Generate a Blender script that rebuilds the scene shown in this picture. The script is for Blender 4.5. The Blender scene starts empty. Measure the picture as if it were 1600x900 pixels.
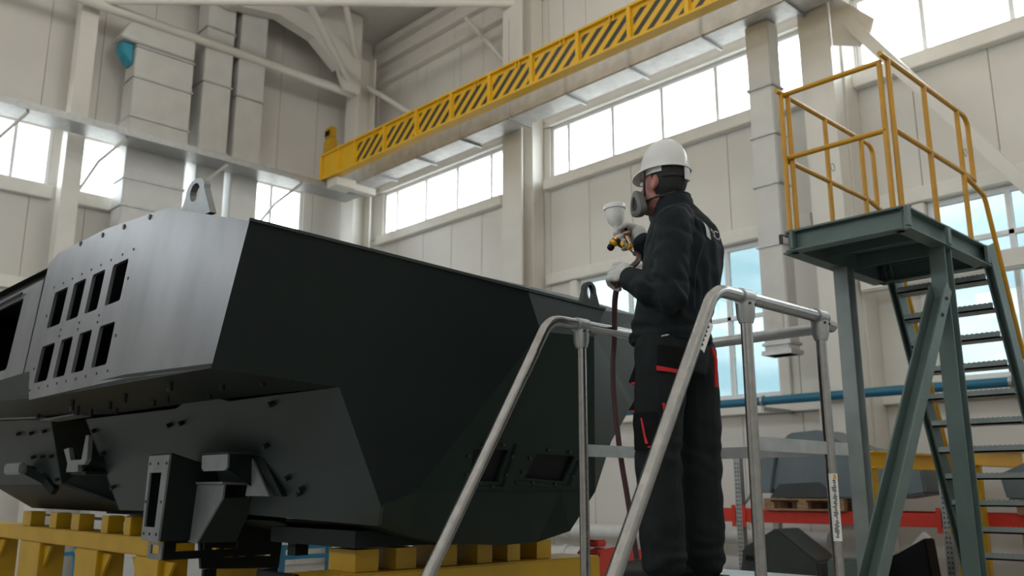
import bpy, bmesh, math, random
from mathutils import Vector, Matrix
from mathutils.geometry import tessellate_polygon
from mathutils.bvhtree import BVHTree
random.seed(7)
scene = bpy.context.scene
COL = scene.collection

# ------------------------------------------------------------------ camera
cam_d = bpy.data.cameras.new('camera'); cam = bpy.data.objects.new('camera', cam_d)
COL.objects.link(cam); scene.camera = cam
cam_d.sensor_width = 36.0; cam_d.lens = 1391.0 / 1600.0 * 36.0
cam.location = (0, 0, 1.6)
cam.rotation_euler = (math.radians(90) + math.atan(314 / 1391.0), 0, -math.radians(43.75))
cam_d.clip_end = 300
cam_d.dof.use_dof = True; cam_d.dof.focus_distance = 3.9; cam_d.dof.aperture_fstop = 3.2

# ------------------------------------------------------------------ exposure
vs = scene.view_settings
vs.view_transform = 'Standard'; vs.look = 'None'; vs.gamma = 1.0
vs.use_curve_mapping = False; vs.exposure = -0.08

cy_ = scene.cycles
cy_.max_bounces = 8; cy_.diffuse_bounces = 5; cy_.glossy_bounces = 3; cy_.caustics_reflective = False; cy_.caustics_refractive = False

# ------------------------------------------------------------------ sky: pale blue with white cloud, the same all round
SKY = 12.0
world = bpy.data.worlds.new('sky'); scene.world = world; world.use_nodes = True
nt = world.node_tree; nt.nodes.clear()
def N(tree, typ, **kw):
    n = tree.nodes.new(typ)
    for k, v in kw.items(): setattr(n, k, v)
    return n
tc = N(nt, 'ShaderNodeTexCoord'); mp = N(nt, 'ShaderNodeMapping'); mp.inputs['Scale'].default_value = (1.0, 1.0, 2.4)
nz = N(nt, 'ShaderNodeTexNoise'); nz.inputs['Scale'].default_value = 3.1; nz.inputs['Detail'].default_value = 5
rp = N(nt, 'ShaderNodeValToRGB')
rp.color_ramp.elements[0].position = 0.36; rp.color_ramp.elements[0].color = (0.37, 0.50, 0.555, 1)
rp.color_ramp.elements[1].position = 0.60; rp.color_ramp.elements[1].color = (1.0, 0.99, 1.0, 1)
sx = N(nt, 'ShaderNodeSeparateXYZ'); gt = N(nt, 'ShaderNodeMath', operation='GREATER_THAN'); gt.inputs[1].default_value = 0.0
mx = N(nt, 'ShaderNodeMixRGB'); mx.inputs[1].default_value = (0.30, 0.30, 0.29, 1)
bg = N(nt, 'ShaderNodeBackground'); bg.inputs['Strength'].default_value = SKY
wo = N(nt, 'ShaderNodeOutputWorld')
L = nt.links.new
L(tc.outputs['Generated'], mp.inputs['Vector']); L(mp.outputs[0], nz.inputs['Vector']); L(nz.outputs['Fac'], rp.inputs['Fac'])
L(tc.outputs['Generated'], sx.inputs[0]); L(sx.outputs['Z'], gt.inputs[0]); L(gt.outputs[0], mx.inputs[0])
L(rp.outputs[0], mx.inputs[2]); L(mx.outputs[0], bg.inputs['Color']); L(bg.outputs[0], wo.inputs['Surface'])

# room dimensions
RX, BY, LX, FY, CH = 12.0, 17.7, -9.0, -9.0, 12.8

def portal(loc, rot, sx_, sy_):
    d = bpy.data.lights.new('window_daylight', 'AREA'); d.shape = 'RECTANGLE'; d.size = sx_; d.size_y = sy_
    d.cycles.is_portal = True
    o = bpy.data.objects.new('window_daylight', d); o.location = loc; o.rotation_euler = rot; COL.objects.link(o)

# window openings: (y0, y1, z0, z1) or (x0, x1, z0, z1)
WIN_R = [(12.75, 17.05, 7.5, 8.62), (6.0, 11.45, 7.5, 8.62), (-0.9, 5.2, 7.5, 8.75), (-7.0, -1.6, 7.5, 8.75),
         (6.75, 10.75, 2.95, 5.38), (0.2, 4.44, 2.95, 5.38), (-6.5, -2.3, 2.95, 5.38)]
WIN_B = [(-8.4, -1.2, 7.2, 8.42), (-0.8, 4.75, 7.2, 8.42), (5.15, 10.2, 7.2, 8.42)]
WIN_L = [(-7.5, -2.0, 7.4, 8.8), (-1.0, 4.5, 7.4, 8.8), (5.5, 11.0, 7.4, 8.8), (12.0, 17.0, 7.4, 8.8)]
for y0, y1, z0, z1 in WIN_R: portal((RX + .25, (y0 + y1) / 2, (z0 + z1) / 2), (0, math.pi / 2, 0), z1 - z0, y1 - y0)
for x0, x1, z0, z1 in WIN_B: portal(((x0 + x1) / 2, BY + .25, (z0 + z1) / 2), (-math.pi / 2, 0, 0), x1 - x0, z1 - z0)
for y0, y1, z0, z1 in WIN_L: portal((LX - .25, (y0 + y1) / 2, (z0 + z1) / 2), (0, -math.pi / 2, 0), z1 - z0, y1 - y0)

# added fill lights under the roof, out of view, to brighten the walls (their fittings are built further down, at the same places)
FILL_LIGHTS = [(x, y) for y in (-7.0, -3.0, 1.0, 5.0, 9.0) for x in (-6.5, -2.5, 1.5, 5.5, 9.0)] + [(-6.5, 13.0), (-2.5, 13.0), (1.5, 13.0), (5.5, 13.0)]
FILL_Z = 11.3; FILL_W = 42.0
for x, y in FILL_LIGHTS:
    d = bpy.data.lights.new('added_fill_light', 'POINT'); d.shadow_soft_size = .18; d.energy = FILL_W; d.color = (1.0, .98, .94)
    o = bpy.data.objects.new('added_fill_light', d); o.location = (x, y, FILL_Z); COL.objects.link(o)

# ------------------------------------------------------------------ materials
MATS = {}
def mat(name, col, rough=0.5, metal=0.0, var=0.08, scale=6.0, bump=0.0, bscale=60.0, stretch=(1, 1, 1), spec=0.5, dirt=None):
    m = bpy.data.materials.new(name); m.use_nodes = True; t = m.node_tree; b = t.nodes['Principled BSDF']
    b.inputs['Roughness'].default_value = rough; b.inputs['Metallic'].default_value = metal
    b.inputs['Specular IOR Level'].default_value = spec
    co = N(t, 'ShaderNodeTexCoord'); ma = N(t, 'ShaderNodeMapping'); ma.inputs['Scale'].default_value = stretch
    t.links.new(co.outputs['Object'], ma.inputs[0])
    no = N(t, 'ShaderNodeTexNoise'); no.inputs['Scale'].default_value = scale; no.inputs['Detail'].default_value = 4
    t.links.new(ma.outputs[0], no.inputs['Vector'])
    r = N(t, 'ShaderNodeValToRGB'); r.color_ramp.elements[0].position = .3; r.color_ramp.elements[1].position = .7
    c0 = [max(0, c * (1 - var)) for c in col]; c1 = [min(1, c * (1 + var)) for c in col]
    if dirt: c0 = dirt
    r.color_ramp.elements[0].color = (*c0, 1); r.color_ramp.elements[1].color = (*c1, 1)
    t.links.new(no.outputs['Fac'], r.inputs[0]); t.links.new(r.outputs[0], b.inputs['Base Color'])
    if bump:
        n2 = N(t, 'ShaderNodeTexNoise'); n2.inputs['Scale'].default_value = bscale; n2.inputs['Detail'].default_value = 3
        t.links.new(ma.outputs[0], n2.inputs['Vector'])
        bu = N(t, 'ShaderNodeBump'); bu.inputs['Strength'].default_value = bump; bu.inputs['Distance'].default_value = .01
        t.links.new(n2.outputs['Fac'], bu.inputs['Height']); t.links.new(bu.outputs[0], b.inputs['Normal'])
    MATS[name] = m
    return m
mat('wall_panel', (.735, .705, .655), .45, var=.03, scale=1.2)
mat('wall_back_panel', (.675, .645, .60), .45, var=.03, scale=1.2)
mat('joint', (.58, .56, .52), .7)
mat('trim_white', (.80, .77, .71), .5, var=.03)
mat('column_paint', (.72, .69, .63), .4, var=.04, scale=2)
mat('ceiling', (.74, .72, .68), .6, var=.04)
mat('floor', (.46, .46, .45), .35, var=.10, scale=1.5)
mat('frame_white', (.82, .82, .82), .4, var=.02)
mat('foil', (.60, .60, .59), .42, .35, var=.12, scale=5, bump=.5, bscale=14, stretch=(1, 1, 1))
mat('duct_wrap', (.60, .59, .56), .5, .15, var=.05, scale=3, bump=.15, bscale=8)
mat('duct_band', (.50, .50, .49), .4, .6, var=.1)
mat('cyan_plastic', (.03, .30, .40), .5)
mat('yellow', (.50, .29, .008), .42, var=.10, scale=4)
mat('yellow_crane', (.80, .46, .012), .40, var=.06, scale=2)
mat('yellow_rail', (.55, .27, .012), .38, var=.10, scale=8)
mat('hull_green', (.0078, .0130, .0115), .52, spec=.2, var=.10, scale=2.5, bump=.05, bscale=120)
mat('hull_green_lit', (.026, .036, .035), .44, spec=.3, var=.10, scale=2.5)  # same green paint, with the light on these plates put into its colour
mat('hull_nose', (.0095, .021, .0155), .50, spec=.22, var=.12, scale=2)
mat('hull_primer', (.132, .133, .146), .38, .25, var=.32, scale=2.8, stretch=(1, 1, .35), bump=.05, bscale=90)
mat('bracket_steel', (.20, .21, .215), .42, .3, var=.15, scale=8)
mat('black_stud', (.008, .009, .009), .5)
mat('black', (.0045, .0055, .0055), .55, spec=.2)
mat('aluminium', (.36, .355, .35), .20, .9, var=.10, scale=30, bump=.08, bscale=200)
mat('galvanized', (.42, .43, .43), .38, .7, var=.12, scale=12)
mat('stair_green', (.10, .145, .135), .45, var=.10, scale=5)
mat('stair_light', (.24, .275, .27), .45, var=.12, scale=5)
mat('red_paint', (.60, .035, .018), .42, var=.08)
mat('red_jack', (.55, .05, .03), .42, var=.08)
mat('blue_pipe', (.015, .14, .24), .40, var=.08)
mat('blue_frame', (.02, .20, .34), .45, var=.08)
mat('pipe_white', (.68, .67, .66), .5, var=.05)
mat('wood', (.30, .17, .09), .7, var=.30, scale=9, stretch=(1, 1, 6), bump=.2)
mat('part_bluegrey', (.135, .165, .185), .42, var=.10, scale=3)
mat('part_dark', (.040, .048, .046), .5, var=.15, scale=4)
mat('barrel_grey', (.55, .55, .55), .5, var=.05)
mat('skin', (.42, .17, .14), .5, var=.12, scale=20)
mat('hair', (.012, .011, .011), .7, bump=.4, bscale=90)
mat('jacket', (.0078, .0122, .0150), .72, spec=.22, var=.22, scale=14, bump=.25, bscale=400)
mat('jacket_back', (.040, .055, .062), .72, spec=.22, var=.18, scale=14, bump=.25, bscale=400)
mat('trousers', (.0105, .0140, .0148), .75, spec=.2, var=.25, scale=12, bump=.25, bscale=400)
mat('pocket_black', (.004, .0045, .0045), .75, spec=.15, bump=.2, bscale=400)
mat('cloth_red', (.55, .01, .015), .7)
mat('glove', (.52, .51, .50), .75, var=.10, scale=30, bump=.3, bscale=300)
mat('helmet_white', (.70, .69, .68), .30, var=.03)
mat('mask_grey', (.15, .15, .14), .55, var=.08)
mat('mask_dark', (.02, .02, .02), .6)
mat('strap_white', (.62, .62, .62), .5)
mat('boot', (.012, .011, .010), .55)
mat('cup_white', (.78, .77, .76), .35)
mat('brass_yellow', (.75, .42, .03), .35, .3)
mat('gun_orange_metal', (.70, .45, .28), .32, .8)  # orange-tinted metal for the gun body and grip
mat('hose', (.075, .028, .030), .5)
mat('print_white', (.55, .57, .58), .6)
mat('sticker', (.75, .75, .72), .5)
mat('ink', (.03, .03, .03), .6)

def glass_mat(name, tint, gloss=.06):
    m = bpy.data.materials.new(name); m.use_nodes = True; t = m.node_tree; t.nodes.clear()
    tr = N(t, 'ShaderNodeBsdfTransparent'); tr.inputs[0].default_value = (*tint, 1)
    gl = N(t, 'ShaderNodeBsdfGlossy'); gl.inputs['Roughness'].default_value = .02
    mi = N(t, 'ShaderNodeMixShader'); o = N(t, 'ShaderNodeOutputMaterial')
    mi.inputs[0].default_value = gloss; t.links.new(tr.outputs[0], mi.inputs[1]); t.links.new(gl.outputs[0], mi.inputs[2])
    t.links.new(mi.outputs[0], o.inputs[0]); MATS[name] = m
glass_mat('glass_clear', (.92, .94, .95)); glass_mat('glass_tint', (.335, .375, .38))

def stripe_mat():
    m = bpy.data.materials.new('hazard_stripes'); m.use_nodes = True; t = m.node_tree; b = t.nodes['Principled BSDF']
    b.inputs['Roughness'].default_value = .42
    co = N(t, 'ShaderNodeTexCoord'); s = N(t, 'ShaderNodeSeparateXYZ'); t.links.new(co.outputs['Object'], s.inputs[0])
    a = N(t, 'ShaderNodeMath', operation='MULTIPLY'); a.inputs[1].default_value = 1.15; t.links.new(s.outputs['Z'], a.inputs[0])
    ad = N(t, 'ShaderNodeMath', operation='ADD'); t.links.new(s.outputs['Y'], ad.inputs[0]); t.links.new(a.outputs[0], ad.inputs[1])
    d = N(t, 'ShaderNodeMath', operation='DIVIDE'); d.inputs[1].default_value = .285; t.links.new(ad.outputs[0], d.inputs[0])
    f = N(t, 'ShaderNodeMath', operation='FRACT'); t.links.new(d.outputs[0], f.inputs[0])
    g = N(t, 'ShaderNodeMath', operation='GREATER_THAN'); g.inputs[1].default_value = .52; t.links.new(f.outputs[0], g.inputs[0])
    x = N(t, 'ShaderNodeMixRGB'); x.inputs[1].default_value = (.80, .46, .012, 1); x.inputs[2].default_value = (.03, .03, .022, 1)
    t.links.new(g.outputs[0], x.inputs[0]); t.links.new(x.outputs[0], b.inputs['Base Color']); MATS['hazard_stripes'] = m
stripe_mat()

# ------------------------------------------------------------------ mesh helpers
WM = {}
V = Vector
class MB:
    def __init__(s): s.v = []; s.f = []
    def add(s, vs, fs):
        o = len(s.v); s.v += [tuple(v) for v in vs]; s.f += [tuple(i + o for i in f) for f in fs]; return s
    def box(s, x0, x1, y0, y1, z0, z1):
        return s.add([(x0, y0, z0), (x1, y0, z0), (x1, y1, z0), (x0, y1, z0), (x0, y0, z1), (x1, y0, z1), (x1, y1, z1), (x0, y1, z1)],
                     [(0, 3, 2, 1), (4, 5, 6, 7), (0, 1, 5, 4), (1, 2, 6, 5), (2, 3, 7, 6), (3, 0, 4, 7)])
    def beam(s, p, q, w, h, up=(0, 0, 1)):          # rectangular bar from p to q
        p, q = V(p), V(q); d = (q - p).normalized(); u = V(up)
        a = d.cross(u).normalized() * w / 2; b = a.cross(d).normalized() * h / 2
        vs = [p - a - b, p + a - b, p + a + b, p - a + b, q - a - b, q + a - b, q + a + b, q - a + b]
        return s.add(vs, [(0, 3, 2, 1), (4, 5, 6, 7), (0, 1, 5, 4), (1, 2, 6, 5), (2, 3, 7, 6), (3, 0, 4, 7)])
    def channel(s, p, q, w, h, t, up=(0, 0, 1), kind='I'):   # steel profile: flanges at +-h/2 along b
        p, q = V(p), V(q); d = (q - p).normalized(); a = d.cross(V(up)).normalized(); b = a.cross(d).normalized()
        for sg in (-1, 1): s.beam(p + b * sg * (h / 2 - t / 2), q + b * sg * (h / 2 - t / 2), w, t, up)
        off = V((0, 0, 0)) if kind == 'I' else a * (w / 2 - t / 2)
        s.beam(p + off, q + off, t, h - 2 * t, up); return s
    def tube(s, pts, r, n=12, caps=True, radii=None):
        pts = [V(p) for p in pts]; rings = []; ref = None
        for i, p in enumerate(pts):
            d = (pts[min(i + 1, len(pts) - 1)] - pts[max(i - 1, 0)]).normalized()
            if ref is None:
                ref = d.orthogonal().normalized()
            ref = (ref - d * ref.dot(d)).normalized(); b = d.cross(ref); rr = radii[i] if radii else r
            rings.append([p + (ref * math.cos(k * 2 * math.pi / n) + b * math.sin(k * 2 * math.pi / n)) * rr for k in range(n)])
        vs = [v for g in rings for v in g]; fs = []
        for i in range(len(rings) - 1):
            for k in range(n):
                a = i * n + k; b2 = i * n + (k + 1) % n; fs.append((a, b2, b2 + n, a + n))
        if caps: fs += [tuple(reversed(range(n))), tuple(range((len(rings) - 1) * n, len(rings) * n))]
        return s.add(vs, fs)
    def lathe(s, prof, org, axis=(0, 0, 1), n=24):   # prof: (r, h)
        ax = V(axis).normalized(); a = ax.orthogonal().normalized(); b = ax.cross(a); org = V(org); vs = []; fs = []
        for r, h in prof:
            for k in range(n):
                t = 2 * math.pi * k / n; vs.append(org + ax * h + (a * math.cos(t) + b * math.sin(t)) * max(r, 1e-4))
        for i in range(len(prof) - 1):
            for k in range(n):
                p = i * n + k; q = i * n + (k + 1) % n; fs.append((p, q, q + n, p + n))
        fs += [tuple(reversed(range(n))), tuple(range((len(prof) - 1) * n, len(prof) * n))]
        return s.add(vs, fs)
    def plate(s, outer, vec, holes=()):              # flat polygon with holes, given thickness vec
        loops = [[V(p) for p in outer]] + [[V(p) for p in h] for h in holes]; flat = [p for l in loops for p in l]
        tris = tessellate_polygon(loops); n = len(flat); vec = V(vec)
        vs = flat + [p + vec for p in flat]; fs = [tuple(t) for t in tris] + [tuple(i + n for i in reversed(t)) for t in tris]
        o = 0
        for l in loops:
            m = len(l)
            for k in range(m): fs.append((o + k, o + (k + 1) % m, o + (k + 1) % m + n, o + k + n))
            o += m
        return s.add(vs, fs)
    def ellipsoid(s, c, ax, n=16, m=10):             # ax: three axis vectors
        c = V(c); ax = [V(a) for a in ax]; vs = [c + ax[2]]; fs = []
        for i in range(1, m):
            t = math.pi * i / m
            for k in range(n):
                p = 2 * math.pi * k / n; vs.append(c + ax[0] * math.sin(t) * math.cos(p) + ax[1] * math.sin(t) * math.sin(p) + ax[2] * math.cos(t))
        vs.append(c - ax[2]); e = len(vs) - 1
        for k in range(n):
            fs.append((0, 1 + k, 1 + (k + 1) % n)); b0 = 1 + (m - 2) * n; fs.append((e, b0 + (k + 1) % n, b0 + k))
        for i in range(m - 2):
            for k in range(n):
                a = 1 + i * n + k; b = 1 + i * n + (k + 1) % n; fs.append((a, a + n, b + n, b))
        return s.add(vs, fs)
    def sphere(s, c, r, n=12, m=8): return s.ellipsoid(c, ((r, 0, 0), (0, r, 0), (0, 0, r)), n, m)
    def limb(s, chain, n=16):                        # (point, radius) chain with round ends
        pts = [V(p) for p, r in chain]; s.tube(pts, 1, n, True, [r for p, r in chain])
        for p, r in chain: s.sphere(p, r * .995, n, 10)
        return s
    def loft(s, secs, n=28):                         # sections: (centre, axis a, axis b)
        vs = []; fs = []
        for c, a, b in secs:
            c, a, b = V(c), V(a), V(b)
            for k in range(n):
                t = 2 * math.pi * k / n; vs.append(c + a * math.cos(t) + b * math.sin(t))
        for i in range(len(secs) - 1):
            for k in range(n):
                p = i * n + k; q = i * n + (k + 1) % n; fs.append((p, q, q + n, p + n))
        fs += [tuple(reversed(range(n))), tuple(range((len(secs) - 1) * n, len(secs) * n))]
        return s.add(vs, fs)
    def build(s, name, material, parent=None, origin=None, smooth=False, bevel=0.0, local=False):
        me = bpy.data.meshes.new(name)
        if parent is None:
            if origin is None:
                xs, ys, zs = zip(*s.v); origin = ((min(xs) + max(xs)) / 2, (min(ys) + max(ys)) / 2, min(zs))
            T = Matrix.Translation(origin)
        else: T = WM[parent]
        inv = T.inverted()
        vs = s.v if local else [inv @ V(v) for v in s.v]
        me.from_pydata(vs, [], s.f)
        bm = bmesh.new(); bm.from_mesh(me); bmesh.ops.recalc_face_normals(bm, faces=bm.faces)
        if bevel:
            es = [e for e in bm.edges if len(e.link_faces) == 2 and e.calc_face_angle(0) > .6]
            bmesh.ops.bevel(bm, geom=es, offset=bevel, segments=2, affect='EDGES', clamp_overlap=True)
        for f in bm.faces: f.smooth = bool(smooth)
        if smooth:
            for e in bm.edges:
                e.smooth = not (len(e.link_faces) == 2 and e.calc_face_angle(0) > .7)
        bm.to_mesh(me); bm.free()
        me.materials.append(MATS[material] if isinstance(material, str) else material)
        o = bpy.data.objects.new(name, me); COL.objects.link(o)
        if parent is None: o.location = origin
        else: o.parent = parent
        WM[o] = T
        return o
def empty(name, loc=(0, 0, 0), rz=0.0):
    o = bpy.data.objects.new(name, None); o.location = loc; o.rotation_euler = (0, 0, rz); o.empty_display_size = .2
    COL.objects.link(o); WM[o] = Matrix.Translation(loc) @ Matrix.Rotation(rz, 4, 'Z'); return o
def tag(o, label=None, cat=None, group=None, kind=None):
    if label: o['label'] = label
    if cat: o['category'] = cat
    if group: o['group'] = group
    if kind: o['kind'] = kind
    return o
def P(fn, *a, **k):                                  # one-shape MB
    m = MB(); getattr(m, fn)(*a, **k); return m
def arc(c, a, b, r, t0, t1, n=6):                    # points on an arc in the plane of a, b
    c, a, b = V(c), V(a), V(b)
    return [c + (a * math.cos(t0 + (t1 - t0) * i / n) + b * math.sin(t0 + (t1 - t0) * i / n)) * r for i in range(n + 1)]
def copy_at(o, dx, dy, dz, parent=None):
    c = o.copy(); COL.objects.link(c); c.location = (o.location.x + dx, o.location.y + dy, o.location.z + dz)
    if parent: c.parent = parent
    return c

# ================================================================== THE ROOM
def S(o): o['kind'] = 'structure'; return o
S(P('box', LX - .4, RX + .4, FY - .4, BY + .4, -.2, 0).build('floor', 'floor'))
ceil = S(P('box', LX - .4, RX + .4, FY - .4, BY + .4, CH, CH + .2).build('ceiling', 'ceiling'))

def wall(name, ax, c, sg, s0, s1, wins, pmat, panels, p0=None, p1=None):
    """ax 'x': plane x=c running along y; ax 'y': plane y=c running along x. sg: outward sign"""
    zs = sorted({0.0, CH} | {w[2] for w in wins} | {w[3] for w in wins}); rects = []
    for z0, z1 in zip(zs, zs[1:]):
        zm = (z0 + z1) / 2; op = sorted((w[0], w[1]) for w in wins if w[2] < zm < w[3]); cur = s0
        for a, b in op + [(s1, s1)]:
            if a > cur + .01: rects.append((cur, a, z0, z1))
            cur = max(cur, b)
    back = MB(); c0, c1 = sorted((c + sg * .06, c + sg * .3))
    for a, b, z0, z1 in rects:
        if ax == 'x': back.box(c0, c1, a, b, z0, z1)
        else: back.box(a, b, c0, c1, z0, z1)
    w = S(back.build(name, 'joint' if panels else pmat))
    if panels:
        cache = {}; g = .004
        for a, b, z0, z1 in rects:
            a = max(a, p0); b = min(b, p1)
            if b - a < .05: continue
            cuts = [a] + [k + .45 for k in range(int(math.floor(a)) - 1, int(math.ceil(b)) + 1) if a + .15 < k + .45 < b - .15] + [b]
            for u, v in zip(cuts, cuts[1:]):
                key = (round(v - u, 3), round(z1 - z0, 3))
                if key not in cache:
                    m = MB(); d0, d1 = sorted((0, sg * .055)); ww = (v - u) / 2 - g
                    if ax == 'x': m.box(d0, d1, -ww, ww, g, z1 - z0 - g)
                    else: m.box(-ww, ww, d0, d1, g, z1 - z0 - g)
                    me = m.build('wall_panel', pmat, local=True, origin=(0, 0, 0), bevel=.006)
                    cache[key] = me.data; bpy.data.objects.remove(me)
                o = bpy.data.objects.new('wall_panel', cache[key]); COL.objects.link(o); o.parent = w
                pos = V((c, (u + v) / 2, z0)) if ax == 'x' else V(((u + v) / 2, c, z0))
                o.location = pos - w.location
    return w
wall('wall_right', 'x', RX, 1, FY - .3, BY + .3, WIN_R, 'wall_panel', True, -1.0, BY)
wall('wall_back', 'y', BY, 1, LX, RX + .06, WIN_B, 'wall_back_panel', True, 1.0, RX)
wall('wall_left', 'x', LX, -1, FY, BY, WIN_L, 'wall_panel', False)
wall('wall_front', 'y', FY, -1, LX, RX, [], 'wall_panel', False)

# windows: frame, mullions, transoms, panes
wn = [0]
def window(ax, c, sg, w, glass, verts, trans, fw=.07):
    a, b, z0, z1 = w; wn[0] += 1
    d0, d1 = sorted((c + sg * .05, c + sg * .13))
    def bx(m, u0, u1, zz0, zz1, e0=d0, e1=d1):
        return m.box(e0, e1, u0, u1, zz0, zz1) if ax == 'x' else m.box(u0, u1, e0, e1, zz0, zz1)
    m = MB()
    bx(m, a, a + fw, z0, z1); bx(m, b - fw, b, z0, z1); bx(m, a + fw, b - fw, z0, z0 + fw); bx(m, a + fw, b - fw, z1 - fw, z1)
    o = S(m.build('window_%d' % wn[0], 'frame_white'))
    vv = [a + fw / 2] + sorted(verts) + [b - fw / 2]; tt = [z0 + fw / 2] + sorted(trans) + [z1 - fw / 2]
    for v in sorted(verts): bx(MB(), v - .032, v + .032, z0 + fw, z1 - fw).build('mullion', 'frame_white', o)
    for t in trans: bx(MB(), a + fw, b - fw, t - .03, t + .03).build('transom', 'frame_white', o)
    g0, g1 = sorted((c + sg * .085, c + sg * .093))
    for u0, u1 in zip(vv, vv[1:]):
        for t0, t1 in zip(tt, tt[1:]):
            bx(MB(), u0 + .02, u1 - .02, t0 + .02, t1 - .02, g0, g1).build('pane', glass, o)
    return o
def steps(a, b, s): 
    n = max(1, round((b - a) / s)); return [a + (b - a) * i / n for i in range(1, n)]
for i, w in enumerate(WIN_R):
    if i < 4: window('x', RX, 1, w, 'glass_clear', {0: [13.22, 14.33, 15.44, 16.55], 1: [7.63, 8.754, 9.88, 10.99], 2: [.9, 2.0, 3.116, 4.236]}.get(i, steps(w[0], w[1], 1.12)), [])
    else: window('x', RX, 1, w, 'glass_tint', {4: [7.62, 8.62, 9.6], 5: [3.45, 2.4, 1.3]}.get(i, steps(w[0], w[1], 1.0)), [4.22] if i == 4 else [4.78, 4.35])
for w in WIN_B: window('y', BY, 1, w, 'glass_clear', [3.1, 4.1, 2.1, 1.1, .1] if w[0] == -0.8 else [6.3, 7.4, 8.5, 9.4] if w[0] > 5 else steps(w[0], w[1], 1.0), [])
for w in WIN_L: window('x', LX, -1, w, 'glass_clear', steps(w[0], w[1], 1.1), [])

# window surrounds and bands along the walls
tn = [0]
def trim(x0, x1, y0, y1, z0, z1, m='trim_white', bev=.01):
    tn[0] += 1; return S(P('box', x0, x1, y0, y1, z0, z1).build('trim_%d' % tn[0], m, bevel=bev))
for y0, y1, z0, z1 in WIN_R[:3]:
    trim(RX - .16, RX, y0 - .05, y1 + .05, z0 - .22, z0 - .002)         # thick sill
    trim(RX - .07, RX, y0 - .05, y1 + .05, z1 + .002, z1 + .14)
for y0, y1, z0, z1 in WIN_R[4:6]:
    trim(RX - .06, RX, y0 - .17, y0 - .002, z0, z1); trim(RX - .06, RX, y1 + .002, y1 + .17, z0, z1)
trim(RX - .10, RX, 6.05, 11.5, 5.39, 5.60); trim(RX - .10, RX, -.9, 5.2, 5.39, 5.60)
trim(RX - .12, RX, -1, 17.4, 2.70, 2.92)
for x0, x1, z0, z1 in WIN_B[1:]:
    trim(x0 - .02, x1 + .05, BY - .14, BY, z0 - .26, z0 - .002); trim(x0, x1, BY - .06, BY, z1 + .002, z1 + .12)
trim(1.0, 11.0, BY - .10, BY, 5.15, 5.38)

# columns
def hcol(name, x0, x1, y0, y1, z1, web_y=True, tf=.04):
    m = MB()
    if web_y:   # flanges face -x / +x
        m.box(x0, x0 + tf, y0, y1, 0, z1); m.box(x1 - tf, x1, y0, y1, 0, z1); m.box(x0 + tf, x1 - tf, (y0 + y1) / 2 - .02, (y0 + y1) / 2 + .02, 0, z1)
    else:
        m.box(x0, x1, y0, y0 + tf, 0, z1); m.box(x0, x1, y1 - tf, y1, 0, z1); m.box((x0 + x1) / 2 - .02, (x0 + x1) / 2 + .02, y0 + tf, y1 - tf, 0, z1)
    return S(m.build(name, 'column_paint', bevel=.004))
hcol('column', 11.30, 11.64, 11.54, 12.08, CH - .5)
P('box', 11.642, 11.99, 11.62, 12.0, 0, 12.2).build('column_infill', 'column_paint', bevel=.004)['kind'] = 'structure'
S(P('box', 11.30, 11.60, 5.25, 5.72, 0, CH - .5).build('column', 'column_paint', bevel=.006))
S(P('box', 11.602, 11.99, 5.22, 5.50, 0, CH - .5).build('column_infill', 'column_paint', bevel=.004))
hcol('column', 10.95, 11.45, 16.75, 17.25, 11.85)
S(P('box', 4.80, 5.12, 17.05, 17.35, 0, 11.4).build('column', 'column_paint', bevel=.006))
for x0 in (-1.4,): S(P('box', x0, x0 + .3, 17.05, 17.35, 0, 11.4).build('column', 'column_paint', bevel=.006))

# roof steel: purlins, rafter haunch, tube bracing
def strut(name, p, q, r, m='column_paint', n=12): return S(P('tube', [p, q], r, n).build(name, m, smooth=True))
for z, d in ((12.55, .16), (12.06, .12), (11.52, .13)):
    S(P('box', RX - .16, RX - .01, 5.8, 17.4, z - d / 2, z + d / 2).build('wall_girt', 'column_paint', bevel=.005))
for y in (14.2, 11.8, 9.0): S(P('box', 9.8, 11.9, y - .06, y + .06, 12.62, 12.79).build('roof_beam', 'column_paint', bevel=.005))
strut('tie_tube', (-6, 16.6, 10.64), (10.95, 16.95, 10.84), .10)
strut('tie_tube', (4.9, 16.95, 10.86), (11.35, 11.8, 11.23), .085)
strut('brace_tube', (8.30, 14.85, 11.48), (11.1, 17.05, 10.95), .085)
strut('brace_tube', (9.3, 15.1, 12.4), (10.95, 16.8, 11.6), .07)
m = MB(); m.plate([(6.2, 16.66, 12.75), (6.2, 16.66, 12.1), (7.6, 16.66, 11.75), (8.7, 16.66, 11.95), (9.6, 16.66, 11.75), (10.3, 16.66, 11.2), (10.5, 16.66, 10.75), (10.95, 16.66, 10.75), (10.95, 16.66, 12.75)], (0, .10, 0))
S(m.build('rafter_haunch', 'column_paint'))
m = MB(); m.beam((6.2, 16.71, 12.07), (7.6, 16.71, 11.72), .30, .04); m.beam((7.6, 16.71, 11.72), (8.7, 16.71, 11.92), .30, .04)
m.beam((8.7, 16.71, 11.92), (9.6, 16.71, 11.72), .30, .04); m.beam((9.6, 16.71, 11.72), (10.3, 16.71, 11.17), .30, .04)
S(m.build('rafter_flange', 'column_paint'))
strut('wall_tie', (11.2, 16.75, 11.05), (RX - .12, 14.9, 9.6), .06)
strut('wall_tie', (RX - .3, 12.1, 9.9), (RX - .3, 13.7, 11.8), .05)
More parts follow.
